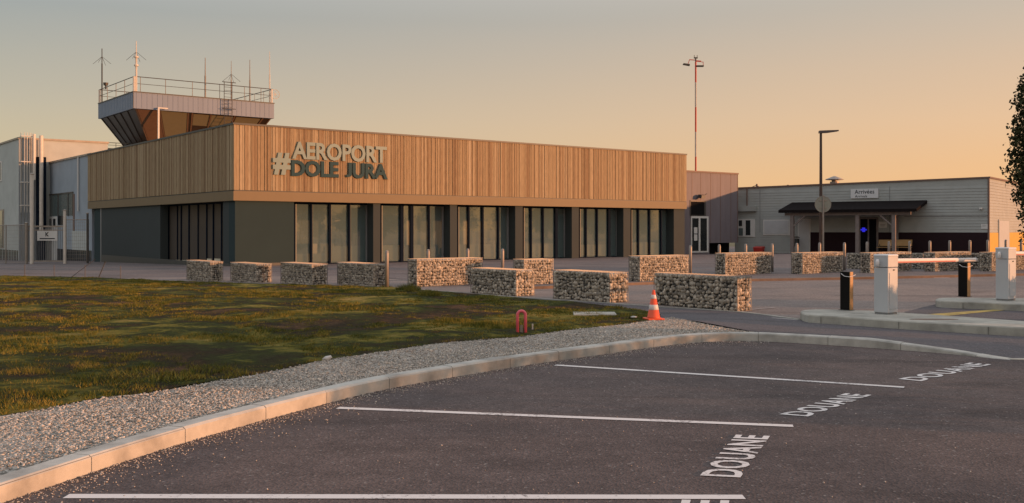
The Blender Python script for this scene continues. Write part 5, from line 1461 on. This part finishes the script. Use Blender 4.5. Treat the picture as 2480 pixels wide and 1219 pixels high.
def pillar(l, sp, r, by, ty, label, fork=True):
    K_ = gp(sp, by, .15); Fm = Frame(K_[0], K_[1], T.deg); ax = max(.1, Fm.a(r, 0)); bx = Fm.b(l, 0); h = (by - ty) * K_[1] / F
    th = thing('arm_rest_pillar', label, 'pillar', (K_[0], K_[1], .15), R(T.deg), 'black pillars on the traffic islands')
    MB().box(.006, ax * .72, .006, bx, .01, h).build('body', M['black_gloss'], th, bevel=.006)
    MB().box(0, ax * .74, -.012, .004, .01, h).build('sunlit_plate', M['sunlit_edge'], th)  # thin plate carrying the painted sunlit edge
    MB().box(ax * .745, ax, .006, bx * .9, .01, h * .985).build('back_plate', M['rail_dark'], th)
    MB().box(-.02, ax + .02, -.02, bx + .02, 0, .009).build('foot_plate', M['rail_dark'], th)
    s = MB(); zz = h * .9; s.path([(-.012, bx * .85, zz + .04), (-.03, bx * .45, zz - .01), (-.02, -.01, zz - .02), (ax * .6, -.03, zz), (ax + .04, -.02, zz + .015)], .006, 6)
    s.build('thin_white_line', M['arm_white'], th)  # thin white tube bent round the upper part of the pillar
pillar(2034, 2058, 2067, 752.5, 659, 'black pillar on the tip of the nearer island, left of the barrier cabinet')
pillar(2320, 2343, 2351, 720, 637, 'black pillar under the tip of the white barrier arm on the farther island')

# ------------------------------------------------------------------ cone and hoop
c = gp(1583, 775.5, .09); cn = thing('traffic_cone', 'orange traffic cone with white bands standing on the gravel tip', 'traffic cone', (c[0], c[1], gz(c[0], c[1]) + .10), R(12))
MB().box(-.155, .155, -.155, .155, 0, .03).build('base', M['cone_orange'], cn, bevel=.012)
def cr(z): return .115 - (.115 - .022) * (z - .03) / .49
s = MB().lathe(0, 0, [(.13, .030), (cr(.05), .05), (cr(.52), .52), (cr(.52) * .7, .525)], 24).build('cone_body', M['cone_orange'], cn, smooth=True)
for a_, b_ in ((.175, .265), (.37, .44)): MB().lathe(0, 0, [(cr(a_) + .001, a_), (cr(a_) + .003, a_ + .002), (cr(b_) + .003, b_ - .002), (cr(b_) + .001, b_)], 24).build('white_band', M['cone_white'], cn, smooth=True)
c = gp(1263, 806, .09); hp = thing('hoop_barrier', 'small red steel hoop standing in the grass near the gravel', 'hoop', (c[0], c[1], .085))
pts = [(-.062, 0, -.1), (-.062, 0, .26)] + [(-.062 * math.cos(R(a_)), 0, .28 + .062 * math.sin(R(a_))) for a_ in range(0, 181, 15)] + [(.062, 0, .26), (.062, 0, -.1)]
MB().path(pts, .024, 12).build('hoop_tube', M['hoop'], hp, smooth=True)
MB().box(-.02, .02, .02, .035, -.05, .12).build('lock_tab', M['rail'], hp)

# ------------------------------------------------------------------ trees, and unseen leafy screens added to cast shade
def leaf_cards(C, size, normals_up=0.0):
    n = len(C); Rm = rot_mats(n); q_ = np.array([(-1, -.55, 0), (1, -.45, 0), (.9, .5, 0.15), (-.8, .55, 0.1)])
    V = np.einsum('nij,kj->nki', Rm, q_) * size[:, None, None] + C[:, None, :]
    return V.reshape(-1, 3), np.arange(4 * n).reshape(-1, 4)
def conifer(x, y, h, label, seed=4):
    r = np.random.default_rng(seed); g_ = gz(x, y); th = thing('conifer_tree', label, 'tree', (x, y, g_))
    s = MB(); s.tube((0, 0, -.1), (0.05, 0, h * .5), .19, .11, n=9); s.tube((.05, 0, h * .5), (0, 0, h * .97), .11, .02, n=7)
    C = []; S_ = []
    for k in range(430):
        f = r.random() ** .85; z = .9 + f * (h - 1.0)
        prof = np.interp(z, [.7, 1.1, 2.6, 3.4, 4.3, 5.3, 6.1, 7.2, 8.2, h], [.9, 1.2, 1.5, 1.95, 1.6, 1.72, 1.5, 1.2, .8, .1]) * r.choice([.5, .7, .85, .9, .95])
        an = r.uniform(0, 2 * np.pi); tip = np.array([prof * np.cos(an), prof * np.sin(an), z + prof * .30 + r.uniform(-.15, .25)]); base = np.array([0, 0, z - prof * .1])
        if k % 3 == 0: s.tube(tuple(base), tuple(base + (tip - base) * .9), .03, .008, n=4, cap=False)
        m = 46 + int(60 * prof / 2)
        u = r.beta(2.2, 1.0, m); pts_ = base + (tip - base) * u[:, None]; sp_ = (.09 + .20 * np.sin(np.pi * np.clip(u, 0, 1)) * min(1, prof))
        pts_ = pts_ + r.normal(size=(m, 3)) * sp_[:, None] * [1, 1, .8]
        C.append(pts_); S_.append(r.uniform(.04, .085, m))
    s.build('trunk', M['bark'], th); V, Fc_ = leaf_cards(np.concatenate(C), np.concatenate(S_)); link('crown', npmesh('crown', V, Fc_), M['conifer'], th)
conifer(tx(2548) * 40, 40, 9.4, 'dark ragged conifer at the right edge in front of the arrivals hall')
def broadleaf(x, y, h, w, label, seed, group):
    r = np.random.default_rng(seed); g_ = gz(x, min(y, 100)); th = thing('broadleaf_tree', label, 'tree', (x, y, g_), 0, group)
    s = MB(); s.tube((0, 0, -.2), (0, 0, h * .45), .22, .14, n=8); C = []; S_ = []
    for k in range(46):
        an = r.uniform(0, 2 * np.pi); f = r.random(); z = h * (.25 + .7 * f); rad = w * math.sqrt(max(.02, 1 - ((z / h - .58) / .45) ** 2)) * r.uniform(.3, 1.0)
        c_ = np.array([rad * np.cos(an), rad * np.sin(an), z]); s.tube((0, 0, h * .3 + .3 * z * .4), tuple(c_), .06, .015, n=4, cap=False)
        m = 90; C.append(c_ + r.normal(size=(m, 3)) * [w * .17, w * .17, w * .13]); S_.append(r.uniform(.10, .2, m))
    s.build('trunk', M['bark'], th); V, Fc_ = leaf_cards(np.concatenate(C), np.concatenate(S_)); link('crown', npmesh('crown', V, Fc_), M['leaf'], th)
TG = 'trees beyond the right side of the forecourt'
for i_, (x, y, h, w) in enumerate([(92, 20, 6.3, 3.4), (96, 27, 5.0, 3.0), (90, 33, 6.8, 3.8), (98, 40, 5.2, 3.1), (94, 47, 5.6, 3.0), (99, 54, 4.8, 2.8), (97, 12, 5.4, 3.2), (95, 61, 5.0, 3.0)]):
    broadleaf(x, y, h, w, 'bushy broadleaf tree reflected in the terminal glazing', 30 + i_, TG)
def shade_screen(x, y0, y1, h, label, seed):  # unseen row of foliage added to block the low sun
    r = np.random.default_rng(seed); th = thing('shade_screen', label, 'shade_screen', (x, y0, 0)); n = int((y1 - y0) * 1300)
    C = np.stack([r.normal(0, .27, n), r.uniform(0, y1 - y0, n), r.random(n) ** .8 * h], 1); V, Fc_ = leaf_cards(C, r.uniform(.03, .07, n)); link('foliage', npmesh('foliage', V, Fc_), M['shade_screen'], th)
    s = MB(); k = 0.2
    while k < y1 - y0: s.tube((0, k, -.05), (.05, k + .05, h * .75), .03, .012, n=5); k += .5
    s.build('stems', M['bark'], th)
shade_screen(12, 6.3, 13.5, 1.95, 'added tall leafy screen out of view that shades the kerb', 3)
shade_screen(14, 14.8, 17.6, 1.4, 'added low leafy screen out of view that shades the nearer barrier cabinet', 5)
shade_screen(14.6, 19.6, 22.0, 1.0, 'added short leafy screen out of view that shades the farther barrier cabinet', 6)
